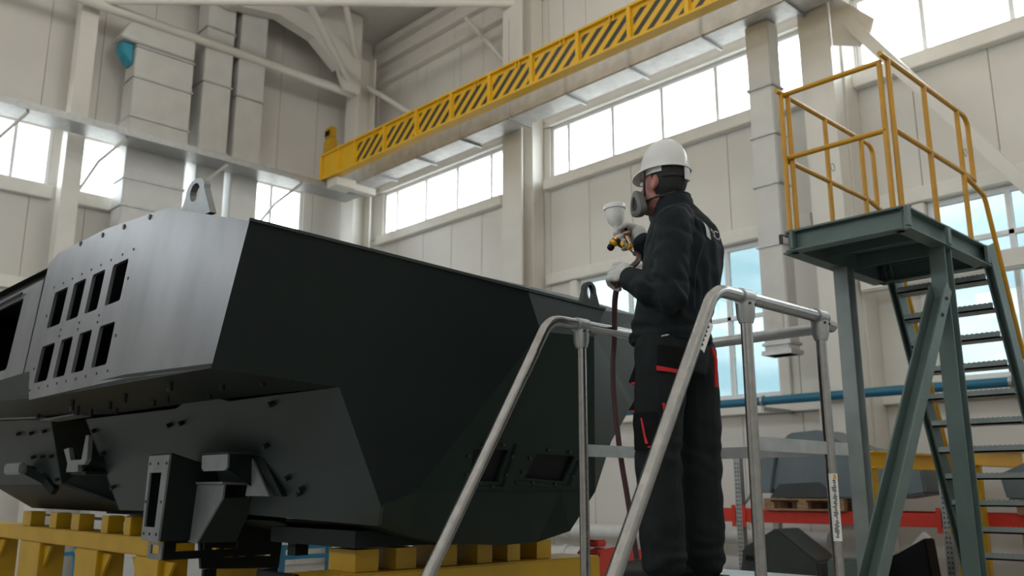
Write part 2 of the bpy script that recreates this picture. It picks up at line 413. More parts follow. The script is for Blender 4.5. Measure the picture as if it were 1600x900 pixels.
# wind brace with gusset on the right wall, wall girt tube
m = MB(); m.beam((11.35, 4.92, 7.95), (11.35, .2, .85), .16, .26, (1, 0, 0))
S(m.build('wind_brace', 'column_paint', bevel=.006))
m = MB(); m.plate([(11.38, 5.24, 8.62), (11.38, 4.62, 7.95), (11.38, 4.70, 7.72), (11.38, 4.86, 7.62), (11.38, 5.24, 7.78)], (-.03, 0, 0))
S(m.build('gusset_plate', 'column_paint', bevel=.004))
S(P('box', 11.45, 11.65, -1, 5.20, 4.18, 4.42).build('wall_girt', 'column_paint', bevel=.02))

# ================================================================== DUCTS, PIPES, TRAYS
def banded_duct(name, label, x0, x1, y0, y1, z0, z1, bands, m='duct_wrap', parent_mat=None):
    r = tag(empty(name, ((x0 + x1) / 2, (y0 + y1) / 2, z0)), label, 'duct')
    P('box', x0, x1, y0, y1, z0, z1).build('duct_body', m, r, bevel=.015)
    for b in bands: P('box', x0 - .025, x1 + .025, y0 - .025, y1 + .025, b - .022, b + .022).build('duct_band', 'duct_band', r, bevel=.008)
    return r
d1 = banded_duct('air_duct', 'widest wrapped ventilation duct on the back wall, topped by an open elbow', 5.82, 7.0, 16.86, 17.4, 0, 10.25, [3.0, 5.0, 6.9, 7.45, 8.72, 9.55, 10.2])
m = MB(); m.plate([(7.0, 16.86, 10.27), (5.82, 16.86, 10.27), (5.50, 16.86, 10.30), (5.72, 16.86, 10.78), (7.0, 16.86, 10.95)], (0, .54, 0))
m.build('duct_elbow', 'duct_wrap', d1, bevel=.02)
m = MB(); m.plate([(5.56, 16.98, 10.26), (5.81, 16.98, 10.26), (5.81, 16.98, 9.83), (5.70, 16.98, 9.92), (5.58, 16.98, 10.10)], (0, .3, 0)); m.build('elbow_liner', 'cyan_plastic', d1, bevel=.02)
d2 = banded_duct('air_duct', 'middle ventilation duct of the three on the back wall', 7.24, 7.86, 16.9, 17.4, 0, 12.27, [3, 5, 6.9, 8.35, 8.45, 9.95, 11.2])
m = MB(); m.box(7.24, 7.86, 9.7, 17.4, 12.28, 12.74); m.build('roof_run', 'foil', d2, bevel=.02)
d3 = banded_duct('air_duct', 'ventilation duct nearest the corner, with a foil run under the roof', 8.0, 8.62, 16.9, 17.4, 0, 12.27, [3, 5, 7.1, 8.3, 8.42, 9.85])
m = MB(); m.box(8.0, 9.7, 9.7, 17.4, 12.28, 12.74); m.build('roof_run', 'foil', d3, bevel=.02)
d4 = banded_duct('air_duct', 'wrapped vertical duct hanging on the right wall beside the column', 11.0, 11.28, 6.03, 6.42, 3.4, 8.38, [3.55, 4.95, 5.85, 7.35, 6.6], 'duct_wrap')
P('box', 10.97, 11.31, 6.0, 6.45, 3.4, 3.46).build('outlet_flange', 'duct_band', d4)
P('box', 10.985, 11.0, 6.1, 6.35, 3.62, 4.0).build('outlet_grille', 'joint', d4)
hd = tag(empty('foil_duct', (11, 11, 8.39)), 'long foil-wrapped duct running along the right wall under the crane girder', 'duct')
P('box', 10.75, 11.25, 4.6, 17.5, 8.39, 8.86).build('duct_body', 'foil', hd, bevel=.02)
for k in range(9):
    y = 5.6 + k * 1.42
    m = MB(); m.box(10.70, 11.30, y - .02, y + .02, 8.35, 8.388); m.build('hanger_bar', 'galvanized', hd)
    P('box', 10.42, 11.30, y - .018, y + .018, 8.885, 8.92).build('hanger_channel', 'frame_white', hd)
    m = MB(); m.tube([(10.72, y, 8.36), (10.72, y, 10.4)], .008, 6); m.build('hanger_rod', 'galvanized', hd)
tr = tag(empty('cable_tray', (3, 16.4, 8.0)), 'pale horizontal tray crossing in front of the back wall ducts', 'cable tray')
P('box', -6, 10.74, 16.2, 16.72, 8.02, 8.07).build('tray_bottom', 'galvanized', tr)
P('box', -6, 10.74, 16.16, 16.2, 8.02, 8.15).build('tray_side', 'galvanized', tr)
P('box', -6, 10.74, 16.72, 16.76, 8.02, 8.15).build('tray_side', 'galvanized', tr)
for x in (3.9, 5.6, 7.6, 9.3):
    m = MB(); m.tube([(x, 16.25, 8.0), (x - .25, 16.9, 7.65), (x - .35, 17.6, 7.2)], .03, 8); m.build('tray_strut', 'column_paint', tr, smooth=True)

pp = tag(empty('blue_pipe', (11.7, 4, 2.8)), 'dark blue pipe running along the right wall below the windows', 'pipe')
P('tube', [(11.18, -2, 2.80), (11.18, 11.1, 2.80)], .060, 16).build('pipe', 'blue_pipe', pp, smooth=True)
for y in (1.0, 3.4, 6.6, 8.6, 10.6):
    m = MB(); m.tube([(11.18, y - .02, 2.80), (11.18, y + .02, 2.80)], .075, 16); m.box(11.16, 11.98, y - .02, y + .02, 2.66, 2.72); m.build('pipe_clamp', 'galvanized', pp)
S(P('box', 11.72, 11.98, 5.95, 6.05, 2.35, 2.69).build('trim_bracket', 'trim_white'))
for i, (z, r, y0, y1, lb) in enumerate([(.92, .11, 6.0, 11.4, 'white pipe along the foot of the right wall, upper of two'), (.50, .15, 5.9, 11.4, 'thick white pipe along the foot of the right wall, lower of two')]):
    q = tag(empty('white_pipe', (11.6, 9, z - r)), lb, 'pipe', 'white pipes by the wall')
    P('tube', [(11.66, y0, z), (11.66, y1, z)], r, 16).build('pipe', 'pipe_white', q, smooth=True)
    for y in (y0 + .6, (y0 + y1) / 2, y1 - .6): P('tube', [(11.66, y - .05, z), (11.66, y + .05, z)], r + .025, 16).build('pipe_flange', 'pipe_white', q, smooth=True)
    for y in (y0 + 1, y1 - 1): P('box', 11.6, 11.98, y - .03, y + .03, z - .03, z + .03).build('pipe_bracket', 'galvanized', q)
# thin loose straps hanging from the tray and lifting hook ring are left to the tray struts
# ================================================================== CRANE
cr = tag(empty('crane_girder', (9.9, 10, 8.2)), 'yellow overhead crane girder with black hazard stripes', 'crane')
P('box', 9.82, 9.84, 3.0, 16.3, 8.24, 8.76).build('web', 'yellow_crane', cr)
P('box', 9.92, 9.94, 3.0, 16.3, 8.24, 8.76).build('web', 'yellow_crane', cr)
P('box', 9.77, 9.97, 3.0, 16.32, 8.76, 8.80).build('top_flange', 'yellow_crane', cr)
P('box', 9.77, 9.97, 3.0, 16.32, 8.20, 8.24).build('bottom_flange', 'yellow_crane', cr)
P('box', 9.775, 9.965, 16.3, 16.34, 8.24, 8.76).build('end_plate', 'yellow_crane', cr)
k = 0; y = 4.51
while y < 14.3:
    P('box', 9.772, 9.82, y - .035, y + .035, 8.24, 8.76).build('stiffener', 'yellow_crane', cr)
    P('box', 9.812, 9.82, y + .07, y + .98, 8.25, 8.68).build('warning_panel', 'hazard_stripes', cr)
    for dy in (.28, .36): P('box', 9.778, 9.788, y + dy, y + dy + .025, 8.66, 8.76).build('lug', 'yellow_crane', cr)
    y += 1.05
P('box', 9.775, 9.82, 15.01 - .03, 15.01 + .03, 8.24, 8.76).build('stiffener', 'yellow_crane', cr)
P('box', 9.775, 9.82, 15.6, 15.64, 8.24, 8.76).build('stiffener', 'yellow_crane', cr)
rb = tag(empty('runway_bracket', (10.1, 16.0, 7.9)), 'white block bracket carrying the far end of the crane girder', 'bracket')
P('box', 9.85, 10.35, 15.75, 16.15, 8.0, 8.19).build('block', 'column_paint', rb, bevel=.01)
P('box', 10.35, 10.95, 15.85, 16.05, 8.02, 8.17).build('arm', 'column_paint', rb, bevel=.01)
ho = tag(empty('hoist_box', (10.2, 16.6, 8.8)), 'small yellow hoist motor standing on the end of the crane girder', 'hoist')
P('box', 9.80, 9.96, 15.95, 16.28, 8.80, 9.12).build('housing', 'yellow', ho, bevel=.02)
P('box', 9.81, 9.96, 16.0, 16.28, 9.14, 9.42).build('motor', 'yellow', ho, bevel=.03)
P('box', 9.79, 9.808, 16.05, 16.22, 9.2, 9.32).build('motor_vent', 'black', ho)
P('box', 9.82, 9.95, 15.98, 16.26, 9.12, 9.14).build('spacer', 'yellow', ho)

# made-up fittings for the added fill lights, hung from the ceiling out of view
for i, (x, y) in enumerate(FILL_LIGHTS):
    r = P('lathe', [(.05, .40), (.13, .38), (.15, .30), (.15, .27), (.10, .26)], (x, y, FILL_Z), (0, 0, 1), 16).build('added_fill_fitting', 'galvanized', ceil, smooth=True)
    P('tube', [(x, y, FILL_Z + .40), (x, y, CH)], .012, 6).build('cable', 'black', r)

# ================================================================== ARMOURED HULL
hull = tag(empty('armoured_hull', (3.35, 6.4, 1.3)), 'large dark green armoured vehicle hull with a bare grey upper side, raised on yellow stands', 'vehicle hull')
def sx_(z): return 1.757 + (z - 2.747) * .1073           # upper side plate leans inwards
def sp(y, z, d=0): return (sx_(z) + d, y, z)
XC = 3.3525
def mir(p): return (2 * XC - p[0], p[1], p[2])
A = (1.757, 3.50, 2.747); D = (1.688, 3.62, 2.104); E_ = (2.218, 3.446, 2.049); F_ = (2.463, 3.44, 1.526); F2 = (2.507, 3.522, 1.432)
T1 = (3.059, 3.08, 2.563); T2 = (3.65, 3.084, 2.548); N1 = (3.147, 3.079, 2.37); N2 = (3.553, 3.079, 2.39)
M1 = (2.616, 3.378, 1.588); M2 = (3.88, 3.378, 1.585); R3 = (4.197, 3.518, 1.879); R4 = (4.743, 3.801, 2.134)
B_ = (4.846, 3.759, 2.769); DR = (5.07, 3.995, 2.15)
def rrect(c0, c1, r, f, n=3):                            # rounded rectangle loop through f(u, v)
    (u0, v0), (u1, v1) = c0, c1; out = []
    for cu, cv, t in ((u1 - r, v1 - r, 0), (u0 + r, v1 - r, math.pi / 2), (u0 + r, v0 + r, math.pi), (u1 - r, v0 + r, 1.5 * math.pi)):
        for i in range(n + 1):
            a = t + i * math.pi / 2 / n; out.append(f(cu + r * math.cos(a), cv + r * math.sin(a)))
    return out
holes = []
for y0, y1 in ((4.915, 5.145), (5.262, 5.47), (5.578, 5.79), (5.90, 6.155)):
    for z0, z1 in ((2.25, 2.488), (2.605, 2.848)): holes.append(rrect((y0, z0), (y1, z1), .018, sp))
side = P('plate', [sp(3.50, 2.747), sp(3.62, 2.104), sp(4.60, 2.146), sp(6.17, 2.147), sp(6.31, 2.323), sp(6.42, 2.323), sp(6.46, 3.10), sp(6.28, 3.148), sp(5.425, 3.13), sp(4.708, 3.065), sp(4.51, 3.048)],
         (.02, 0, 0), holes).build('side_plate', 'hull_primer', hull)
tag(side, 'bare grey upper side plate with two rows of vent openings')
for z in (2.21, 2.52, 2.56, 2.89):                      # bolt holes round the vents
    for y in (4.87, 5.03, 5.2, 5.36, 5.52, 5.68, 5.85, 6.02, 6.2):
        if z in (2.52, 2.56) and y not in (5.2, 5.52, 5.85): continue
        x = sx_(z); P('tube', [(x - .003, y, z), (x + .004, y, z)], .008, 8).build('bolt_hole', 'black_stud', side)
for y, z in ((4.86, 2.4), (4.86, 2.72), (6.22, 2.35), (6.22, 2.7)):
    x = sx_(z); P('tube', [(x - .003, y, z), (x + .004, y, z)], .010, 8).build('bolt_hole', 'black_stud', side)
for y in (4.72, 5.1, 5.45, 5.85):
    z = 3.03 + (y - 4.5) * .07; x = sx_(z); P('tube', [(x - .006, y, z), (x + .004, y, z)], .016, 8).build('bolt_hole', 'black_stud', side)
P('plate', [sp(6.45, 2.32), sp(9.6, 2.31), sp(9.6, 3.0), sp(6.49, 3.0)], (.02, 0, 0), [rrect((6.88, 2.41), (8.7, 2.93), .03, sp)]).build('side_plate', 'hull_primer', hull)
P('plate', [sp(6.9, 2.955, -.01), sp(9.0, 2.955, -.01), sp(9.0, 2.97, -.01), sp(6.9, 2.97, -.01)], (-.012, 0, 0)).build('drip_rail', 'black', hull)
P('plate', [sp(6.47, 3.0, .05), sp(9.6, 3.0, .05), sp(9.6, 3.12, .05), sp(6.3, 3.12, .05)], (.02, 0, 0)).build('roof_edge', 'hull_green', hull)
# front plates
def shell(name, polys, m, off=(0, .02, 0), parent=hull):
    mb = MB()
    for p in polys: mb.plate(p, off)
    return mb.build(name, m, parent)
shell('left_cheek_plate', [[A, T1, N1, M1, F_, E_, D]], 'hull_green', (.006, .02, .002))
shell('nose_top_plate', [[T1, T2, N2, N1]], 'hull_green_lit')
def mid(u, v):                                          # point on the lower nose plate: u along x, v = 0 bottom .. 1 top
    yl = M1[1] + (N1[1] - M1[1]) * v; z = M1[2] + (N1[2] - M1[2]) * v; return (u, yl, z)
v1 = [mid(3.345, .245), mid(3.635, .235), mid(3.60, .065), mid(3.30, .085)]
v2 = [mid(2.90, .255), mid(3.135, .26), mid(3.12, .06), mid(2.93, .06)]
lp = MB(); lp.plate([N1, N2, (3.88, 3.378, 1.588), M1], (0, .02, .004), [v1, v2]); lp.build('lower_nose_plate', 'hull_nose', hull)
for vv in (v1, v2):
    c = sum((V(p) for p in vv), V()) / 4
    MB().plate([V(p) + (V(p) - c) * .3 + V((0, .025, 0)) for p in vv], (0, .01, 0)).build('vent_cover', 'black', hull)
    r = [V(p) + (V(p) - c) * .38 + V((0, -.004, 0)) for p in vv]; q = [V(p) + (V(p) - c) * .30 + V((0, -.004, 0)) for p in vv]
    m = MB(); m.beam(r[1], r[2], .012, .012); m.beam(r[2], r[3], .012, .012); m.build('vent_flange', 'hull_green', hull)
    for i in range(4):
        s = q[i] * .72 + q[(i + 1) % 4] * .28; t = q[i] * .28 + q[(i + 1) % 4] * .72
        for w in (s, t): P('tube', [w + V((0, -.012, 0)), w + V((0, .012, 0))], .008, 8).build('stud', 'black_stud', hull)
shell('right_cheek_plate', [[T2, B_, DR, R4, R3, M2, N2]], 'hull_green_lit', (-.006, .02, .002))
bot = [F2, (2.563, 3.60, 1.428), (2.754, 3.62, 1.375), (2.998, 3.62, 1.329), (3.399, 3.62, 1.306), (3.643, 3.60, 1.313), (3.80, 3.50, 1.37), M2]
top = [F_, F_, M1, (2.95, 3.378, 1.587), (3.30, 3.378, 1.586), (3.60, 3.378, 1.586), (3.75, 3.378, 1.586), M2]
mb = MB()
for i in range(len(bot) - 1):
    loop = []
    for p in (top[i], top[i + 1], bot[i + 1], bot[i]):
        if p not in loop: loop.append(p)
    if len(loop) >= 3: mb.add(loop + [V(p) + V((0, .02, .01)) for p in loop], [tuple(range(len(loop))), tuple(range(len(loop), 2 * len(loop)))])
mb.build('bow_band', 'hull_nose', hull)
belly = MB(); bb = bot + [R3, R4]
for i in range(len(bot) - 2):
    a, b = bot[i], bot[i + 1]; ye = 6.64 if i < 2 else 9.6; a2 = (a[0], ye, a[2]); b2 = (b[0], ye, b[2]); belly.add([a, b, b2, a2], [(0, 1, 2, 3)])
belly.build('belly_plate', 'hull_green', hull)
# lower side
lowv = [E_, F_, F2, (2.493, 4.84, 1.462), (2.497, 6.645, 1.453), (2.337, 6.625, 1.794), (2.204, 6.635, 2.079), (2.212, 5.17, 2.06), (2.195, 4.98, 2.098), (2.195, 4.72, 2.098), (2.214, 4.5, 2.058)]
shell('lower_side_plate', [lowv], 'hull_green_lit', (.02, 0, .008))
shell('lower_side_plate', [[(2.186, 7.35, 2.117), (2.412, 7.658, 1.635), (2.41, 9.6, 1.64), (2.143, 9.6, 2.21)]], 'hull_green_lit', (.02, 0, .008))
shell('chine_plate', [[(2.412, 7.658, 1.635), (2.78, 7.0, 1.42), (2.78, 9.6, 1.42), (2.41, 9.6, 1.64)]], 'hull_green', (.0, 0, .02))
MB().beam((2.12, 7.3, 2.125), (2.12, 9.6, 2.225), .05, .012).build('ledge_strip', 'bracket_steel', hull)
MB().box(2.11, 2.24, 6.62, 7.35, 2.10, 2.112).build('arch_lip', 'bracket_steel', hull)
shell('sponson_floor', [[D, E_, (2.214, 4.5, 2.075), (2.21, 6.2, 2.09), (1.70, 6.17, 2.147), (1.693, 4.6, 2.146)]], 'hull_green', (0, 0, .02))
shell('sponson_floor', [[(1.711, 6.31, 2.323), (1.70, 6.2, 2.16), (2.21, 6.2, 2.09), (2.16, 7.4, 2.13), (2.14, 9.6, 2.215), (1.711, 9.6, 2.315)]], 'hull_green', (0, 0, .02))
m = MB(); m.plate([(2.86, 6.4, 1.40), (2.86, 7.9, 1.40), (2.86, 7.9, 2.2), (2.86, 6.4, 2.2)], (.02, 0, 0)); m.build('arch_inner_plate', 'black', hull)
shell('arch_return', [[(2.497, 6.645, 1.453), (2.337, 6.625, 1.794), (2.204, 6.635, 2.079), (2.86, 6.62, 2.1), (2.86, 6.62, 1.42)]], 'hull_green', (0, .02, 0))
shell('arch_return', [[(2.186, 7.35, 2.117), (2.412, 7.658, 1.635), (2.86, 7.35, 1.42), (2.86, 7.3, 2.117)]], 'hull_green', (0, .02, 0))
# roof, right side and rear close the hull
mb = MB(); r1 = (1.789, 4.51, 3.048); r2 = (4.916, 4.51, 3.048); q1 = (1.80, 9.6, 3.12); q2 = mir(q1)
mb.add([A, T1, r1], [(0, 1, 2)]); mb.add([T1, T2, r2, r1], [(0, 1, 2, 3)]); mb.add([T2, B_, r2], [(0, 1, 2)]); mb.add([r1, r2, q2, q1], [(0, 1, 2, 3)])
mb.build('roof_plate', 'hull_green', hull)
shell('right_side_plate', [[B_, DR, (5.0, 9.6, 2.2), (4.9, 9.6, 3.12), r2]], 'hull_green', (-.02, 0, 0))
shell('right_sponson_floor', [[DR, R4, (4.78, 9.6, 2.14), (5.0, 9.6, 2.2)]], 'hull_green', (0, 0, .02))
shell('right_lower_plate', [[R4, R3, M2, (3.9, 9.6, 1.58), (4.78, 9.6, 2.14)]], 'hull_green', (-.02, 0, 0))
shell('rear_plate', [[q1, q2, (5.0, 9.6, 2.2), (4.78, 9.6, 2.14), (3.9, 9.6, 1.4), (2.78, 9.6, 1.42), (2.41, 9.6, 1.64), (2.14, 9.6, 2.2), (1.711, 9.6, 2.31)]], 'hull_green', (0, .02, 0))
MB().beam(V(A) + V((0, .005, .006)), V(T1) + V((0, .005, .006)), .03, .014).build('deck_edge', 'hull_green_lit', hull)
MB().beam(V(T1) + V((0, .005, .006)), V(T2) + V((0, .005, .006)), .03, .014).build('deck_edge', 'hull_green_lit', hull)
# lifting lugs
def lug(base, along, thick, h, w, r, hr, m):
    base, al = V(base), V(along); up = V((0, 0, 1)); th = V(thick)
    out = [base - al * w, base + al * w]; cc = base + up * (h - r)
    out += arc(cc, al, up, r, math.radians(-8), math.radians(188), 10); out = [p - th / 2 for p in out]
    hole = [p - th / 2 for p in arc(cc - up * .012, al * .82, up * 1.25, hr, 0, 2 * math.pi, 16)[:-1]]
    return P('plate', out, th, [hole]).build('lifting_lug', m, hull)
lug((1.875, 4.33, 2.955), (0, 1.75, 0), (.035, 0, 0), .225, .115, .062, .040, 'bracket_steel')
lug((3.86, 3.38, 2.60), (1, 0, 0), (0, .03, 0), .19, .10, .052, .036, 'hull_green_lit')
m = MB(); m.plate([(1.72, 4.62, 3.02), (1.70, 4.95, 3.06), (1.76, 4.95, 3.1)], (.01, 0, .01))
# studs all over
nrm = V((-.905, 0, -.424))
for p in [(2.251, 5.305, 1.978), (2.25, 5.134, 1.981), (2.324, 4.249, 1.823), (2.232, 4.055, 2.019), (2.4, 4.151, 1.661), (2.425, 4.051, 1.606), (2.436, 4.09, 1.585), (2.241, 6.532, 2.0), (2.312, 6.509, 1.848), (2.42, 6.564, 1.618),
          (2.217, 8.207, 2.05), (2.222, 7.879, 2.041), (2.221, 7.56, 2.042), (2.306, 8.054, 1.861), (2.309, 7.614, 1.854), (2.306, 7.82, 1.858), (2.39, 7.946, 1.681), (2.391, 7.683, 1.679), (2.44, 4.6, 1.575)]:
    P('tube', [V(p) - nrm * .005, V(p) + nrm * .035], .014, 8).build('stud', 'black_stud', hull)
for x, y in ((1.78, 4.25), (1.95, 4.05), (1.85, 5.0), (1.95, 5.5), (2.05, 5.1), (2.10, 4.5), (1.82, 5.75), (1.95, 6.05), (2.1, 5.8), (2.05, 6.1), (2.0, 4.8), (2.0, 3.75)):
    P('tube', [(x, y, 2.13), (x, y, 2.06)], .014, 8).build('stud', 'black_stud', hull)
for p in ((1.80, 6.55, 2.27), (1.95, 6.8, 2.22), (2.05, 7.2, 2.16)): P('tube', [V(p), V(p) - V((0, 0, .05))], .016, 8).build('stud', 'black_stud', hull)
# box mount with open front plate
bx = P('plate', [(2.10, 4.94, 1.785), (2.10, 5.22, 1.785), (2.10, 5.235, 1.318), (2.10, 5.0, 1.318)], (.012, 0, 0),
       [[(2.10, 5.03, 1.69), (2.10, 5.19, 1.69), (2.10, 5.205, 1.392), (2.10, 5.06, 1.392)]]).build('box_mount', 'bracket_steel', hull)
for y, z in ((4.97, 1.74), (5.08, 1.74), (5.19, 1.74), (5.0, 1.53), (5.21, 1.53), (5.03, 1.355), (5.12, 1.355), (5.2, 1.355)):
    P('tube', [(2.096, y, z), (2.104, y, z)], .008, 8).build('bolt_hole', 'black_stud', bx)
m = MB(); m.plate([(2.112, 4.94, 1.785), (2.112, 5.0, 1.318), (2.5, 5.0, 1.318), (2.40, 4.94, 1.72)], (0, .012, 0)); m.plate([(2.112, 4.94, 1.785), (2.112, 5.22, 1.785), (2.40, 5.22, 1.70), (2.40, 4.94, 1.70)], (0, 0, .012))
m.plate([(2.112, 5.22, 1.785), (2.112, 5.235, 1.318), (2.5, 5.235, 1.318), (2.40, 5.22, 1.70)], (0, -.012, 0)); m.build('box_mount_sides', 'hull_green', bx)
sh = P('plate', [(2.28, 5.02, 1.625), (2.28, 4.63, 1.625), (2.28, 4.64, 1.553), (2.28, 4.92, 1.305), (2.28, 5.02, 1.31)], (.012, 0, 0)).build('gusset_sheet', 'bracket_steel', hull)
MB().plate([(2.27, 5.02, 1.626), (2.27, 4.63, 1.626), (2.44, 4.63, 1.62), (2.44, 5.02, 1.62)], (0, 0, .012)).build('gusset_flange', 'bracket_steel', sh)
MB().plate([(2.292, 4.64, 1.553), (2.292, 4.92, 1.305), (2.52, 4.92, 1.305), (2.48, 4.64, 1.553)], (0, .012, 0)).build('gusset_return', 'hull_green', sh)
br = P('plate', [(2.20, 4.75, 1.778), (2.20, 4.45, 1.778), (2.20, 4.445, 1.71), (2.20, 4.48, 1.694), (2.20, 4.72, 1.694), (2.20, 4.745, 1.71)], (.012, 0, 0)).build('step_bracket', 'bracket_steel', hull)
m = MB(); m.plate([(2.20, 4.45, 1.779), (2.20, 4.75, 1.779), (2.42, 4.75, 1.779), (2.42, 4.32, 1.779)], (0, 0, .012)); m.plate([(2.21, 4.45, 1.779), (2.21, 4.455, 1.70), (2.46, 4.50, 1.56), (2.36, 4.45, 1.779)], (0, .012, 0)); m.build('bracket_top', 'hull_green', br)
MB().plate([(2.34, 4.45, 1.76), (2.37, 4.555, 1.563), (2.37, 4.30, 1.563)], (.012, 0, 0)).build('bracket_gusset', 'bracket_steel', br)
MB().plate([(2.34, 4.44, 1.77), (2.35, 4.36, 1.77), (2.40, 4.22, 1.563), (2.40, 4.30, 1.563)], (.03, 0, 0)).build('bracket_strap', 'hull_green', br)
# arch bracket: pale forked fitting
yb = P('plate', [(2.20, 7.03, 1.88), (2.20, 6.93, 1.89), (2.20, 6.86, 1.80), (2.20, 6.64, 1.80), (2.20, 6.60, 1.965), (2.20, 6.545, 1.965), (2.20, 6.53, 1.80), (2.20, 6.58, 1.765), (2.20, 6.70, 1.765), (2.20, 6.69, 1.718), (2.20, 6.93, 1.718), (2.20, 6.92, 1.78)], (.03, 0, 0)).build('forked_bracket', 'bracket_steel', hull)
m = MB(); m.plate([(2.23, 6.58, 1.80), (2.23, 6.69, 1.718), (2.55, 6.60, 1.72), (2.45, 6.55, 1.93)], (0, .02, 0)); m.box(2.23, 2.86, 6.62, 6.92, 1.70, 1.72); m.build('bracket_arm', 'hull_green', yb)
ab = MB().box(2.17, 2.23, 7.95, 8.38, 1.715, 1.805).build('tow_bracket', 'bracket_steel', hull, bevel=.012)
m = MB(); m.beam((2.22, 8.02, 1.76), (2.38, 7.97, 1.67), .10, .07); m.beam((2.22, 8.2, 1.77), (2.36, 8.2, 1.74), .10, .07); m.beam((2.36, 7.98, 1.70), (2.42, 7.84, 1.58), .05, .06); m.build('tow_arm', 'hull_green', ab)
# hanging rail under the box mount and the cut-out chassis cross piece
rl = P('plate', [(2.2, 5.17, 1.30), (2.2, 5.37, 1.30), (2.2, 5.37, 1.205), (2.2, 5.18, 1.205)], (.012, 0, 0), [[(2.2, 5.22, 1.285), (2.2, 5.33, 1.285), (2.2, 5.33, 1.235), (2.2, 5.22, 1.235)]]).build('hanging_rail', 'bracket_steel', hull)
m = MB(); m.plate([(2.21, 5.17, 1.31), (2.21, 5.17, 1.205), (2.95, 5.17, 1.205), (2.95, 5.17, 1.40), (2.6, 5.17, 1.40)], (0, .012, 0), [[(2.28, 5.17, 1.295), (2.45, 5.17, 1.295), (2.45, 5.17, 1.25), (2.28, 5.17, 1.25)], [(2.5, 5.17, 1.295), (2.66, 5.17, 1.295), (2.66, 5.17, 1.25), (2.5, 5.17, 1.25)]]); m.build('rail_web', 'black', rl)
def cy(*p): return [(x, 5.4, z) for x, z in p]
m = MB(); m.plate(cy((2.5, 1.46), (3.12, 1.46), (3.09, 1.25), (3.075, 1.10), (2.55, 1.125), (2.527, 1.29)), (0, .03, 0),
  [cy((2.575, 1.195), (2.662, 1.198), (2.667, 1.244), (2.604, 1.246)), cy((2.689, 1.185), (2.761, 1.182), (2.762, 1.236), (2.689, 1.239)), cy((2.787, 1.184), (2.844, 1.181), (2.84, 1.232), (2.783, 1.235)), cy((2.887, 1.187), (3.023, 1.177), (3.035, 1.205), (3.029, 1.232), (2.905, 1.234))])
m.box(2.568, 2.65, 5.4, 5.43, .85, 1.12); m.box(2.94, 3.07, 5.4, 5.43, .85, 1.10)
m.build('chassis_cross_plate', 'black', hull)
m = MB(); m.box(2.56, 3.2, 3.78, 4.6, 1.318, 1.40); m.box(2.60, 2.68, 4.40, 4.48, 1.25, 1.33); m.build('skid_block', 'hull_green', hull)

# ================================================================== YELLOW STANDS
st = tag(empty('hull_stand', (3.3, 4.0, 0)), 'yellow steel stand with a row of blocks under the nose of the hull', 'stand', 'yellow hull stands')
P('box', 2.27, 4.40, 3.80, 4.12, 1.00, 1.195).build('cross_beam', 'yellow', st, bevel=.008)
P('box', 2.235, 2.268, 3.78, 4.14, 1.0, 1.215).build('end_cap', 'black', st, bevel=.006)
for x0, x1 in ((2.62, 2.76), (2.87, 3.00), (3.16, 3.28), (3.43, 3.54), (3.66, 3.76), (3.90, 4.02)):
    m = MB(); m.box(x0, x0 + .02, 3.86, 4.1, 1.197, 1.29); m.box(x1 - .02, x1, 3.86, 4.1, 1.197, 1.29); m.box(x0 + .02, x1 - .02, 3.86, 3.88, 1.197, 1.29); m.box(x0, x1, 3.86, 4.1, 1.29, 1.303)
    m.build('support_block', 'yellow', st)
for x0 in (2.35, 4.15):
    P('box', x0, x0 + .16, 3.86, 4.06, 0, 1.0).build('leg', 'yellow', st, bevel=.006)
    P('box', x0 - .1, x0 + .26, 3.7, 4.2, 0, .02).build('foot_plate', 'yellow', st)
st2 = tag(empty('hull_stand', (2.6, 7.8, 0)), 'yellow steel stand with gusseted legs under the rear side of the hull', 'stand', 'yellow hull stands')
P('box', 2.6, 2.85, 6.15, 10.6, 1.145, 1.27).build('cross_beam', 'yellow', st2, bevel=.008)
for y0, y1 in ((9.0, 9.37), (8.3, 8.6), (7.75, 8.05), (7.12, 7.38), (6.68, 6.92)): P('box', 2.62, 2.74, y0 + .06, y1 - .06, 1.272, 1.40).build('support_block', 'yellow', st2, bevel=.004)
for y0, y1 in ((8.72, 9.3), (7.34, 7.82), (6.2, 6.6), (10.1, 10.5)):
    P('box', 2.62, 2.83, y0, y1, 0, 1.143).build('leg', 'yellow', st2, bevel=.006)
    P('box', 2.5, 2.95, y0 - .08, y1 + .08, 0, .02).build('foot_plate', 'yellow', st2)
    for sg, ye in ((-1, y0 - .002), (1, y1 + .002)): MB().plate([(2.66, ye, 1.118), (2.66, ye + sg * .16, 1.118), (2.66, ye, .93)], (.02, 0, 0)).build('gusset', 'yellow', st2)
st3 = tag(empty('hull_stand', (3.9, 5.9, 0)), 'yellow trestle in the shade behind the hull stand, mostly hidden', 'stand', 'yellow hull stands')
for x in (2.95, 4.2):
    MB().beam((x, 5.9, 0), (x, 5.9, 1.25), .22, .16, (0, 1, 0)).build('leg', 'yellow', st3)
    MB().plate([(x + .11, 5.9, .5), (x + .11, 5.9, 1.22), (x + .32, 5.9, 1.22)], (0, .03, 0)).build('gusset', 'yellow', st3)
P('box', 2.8, 4.4, 5.8, 6.0, 1.25, 1.30).build('cross_beam', 'yellow', st3)

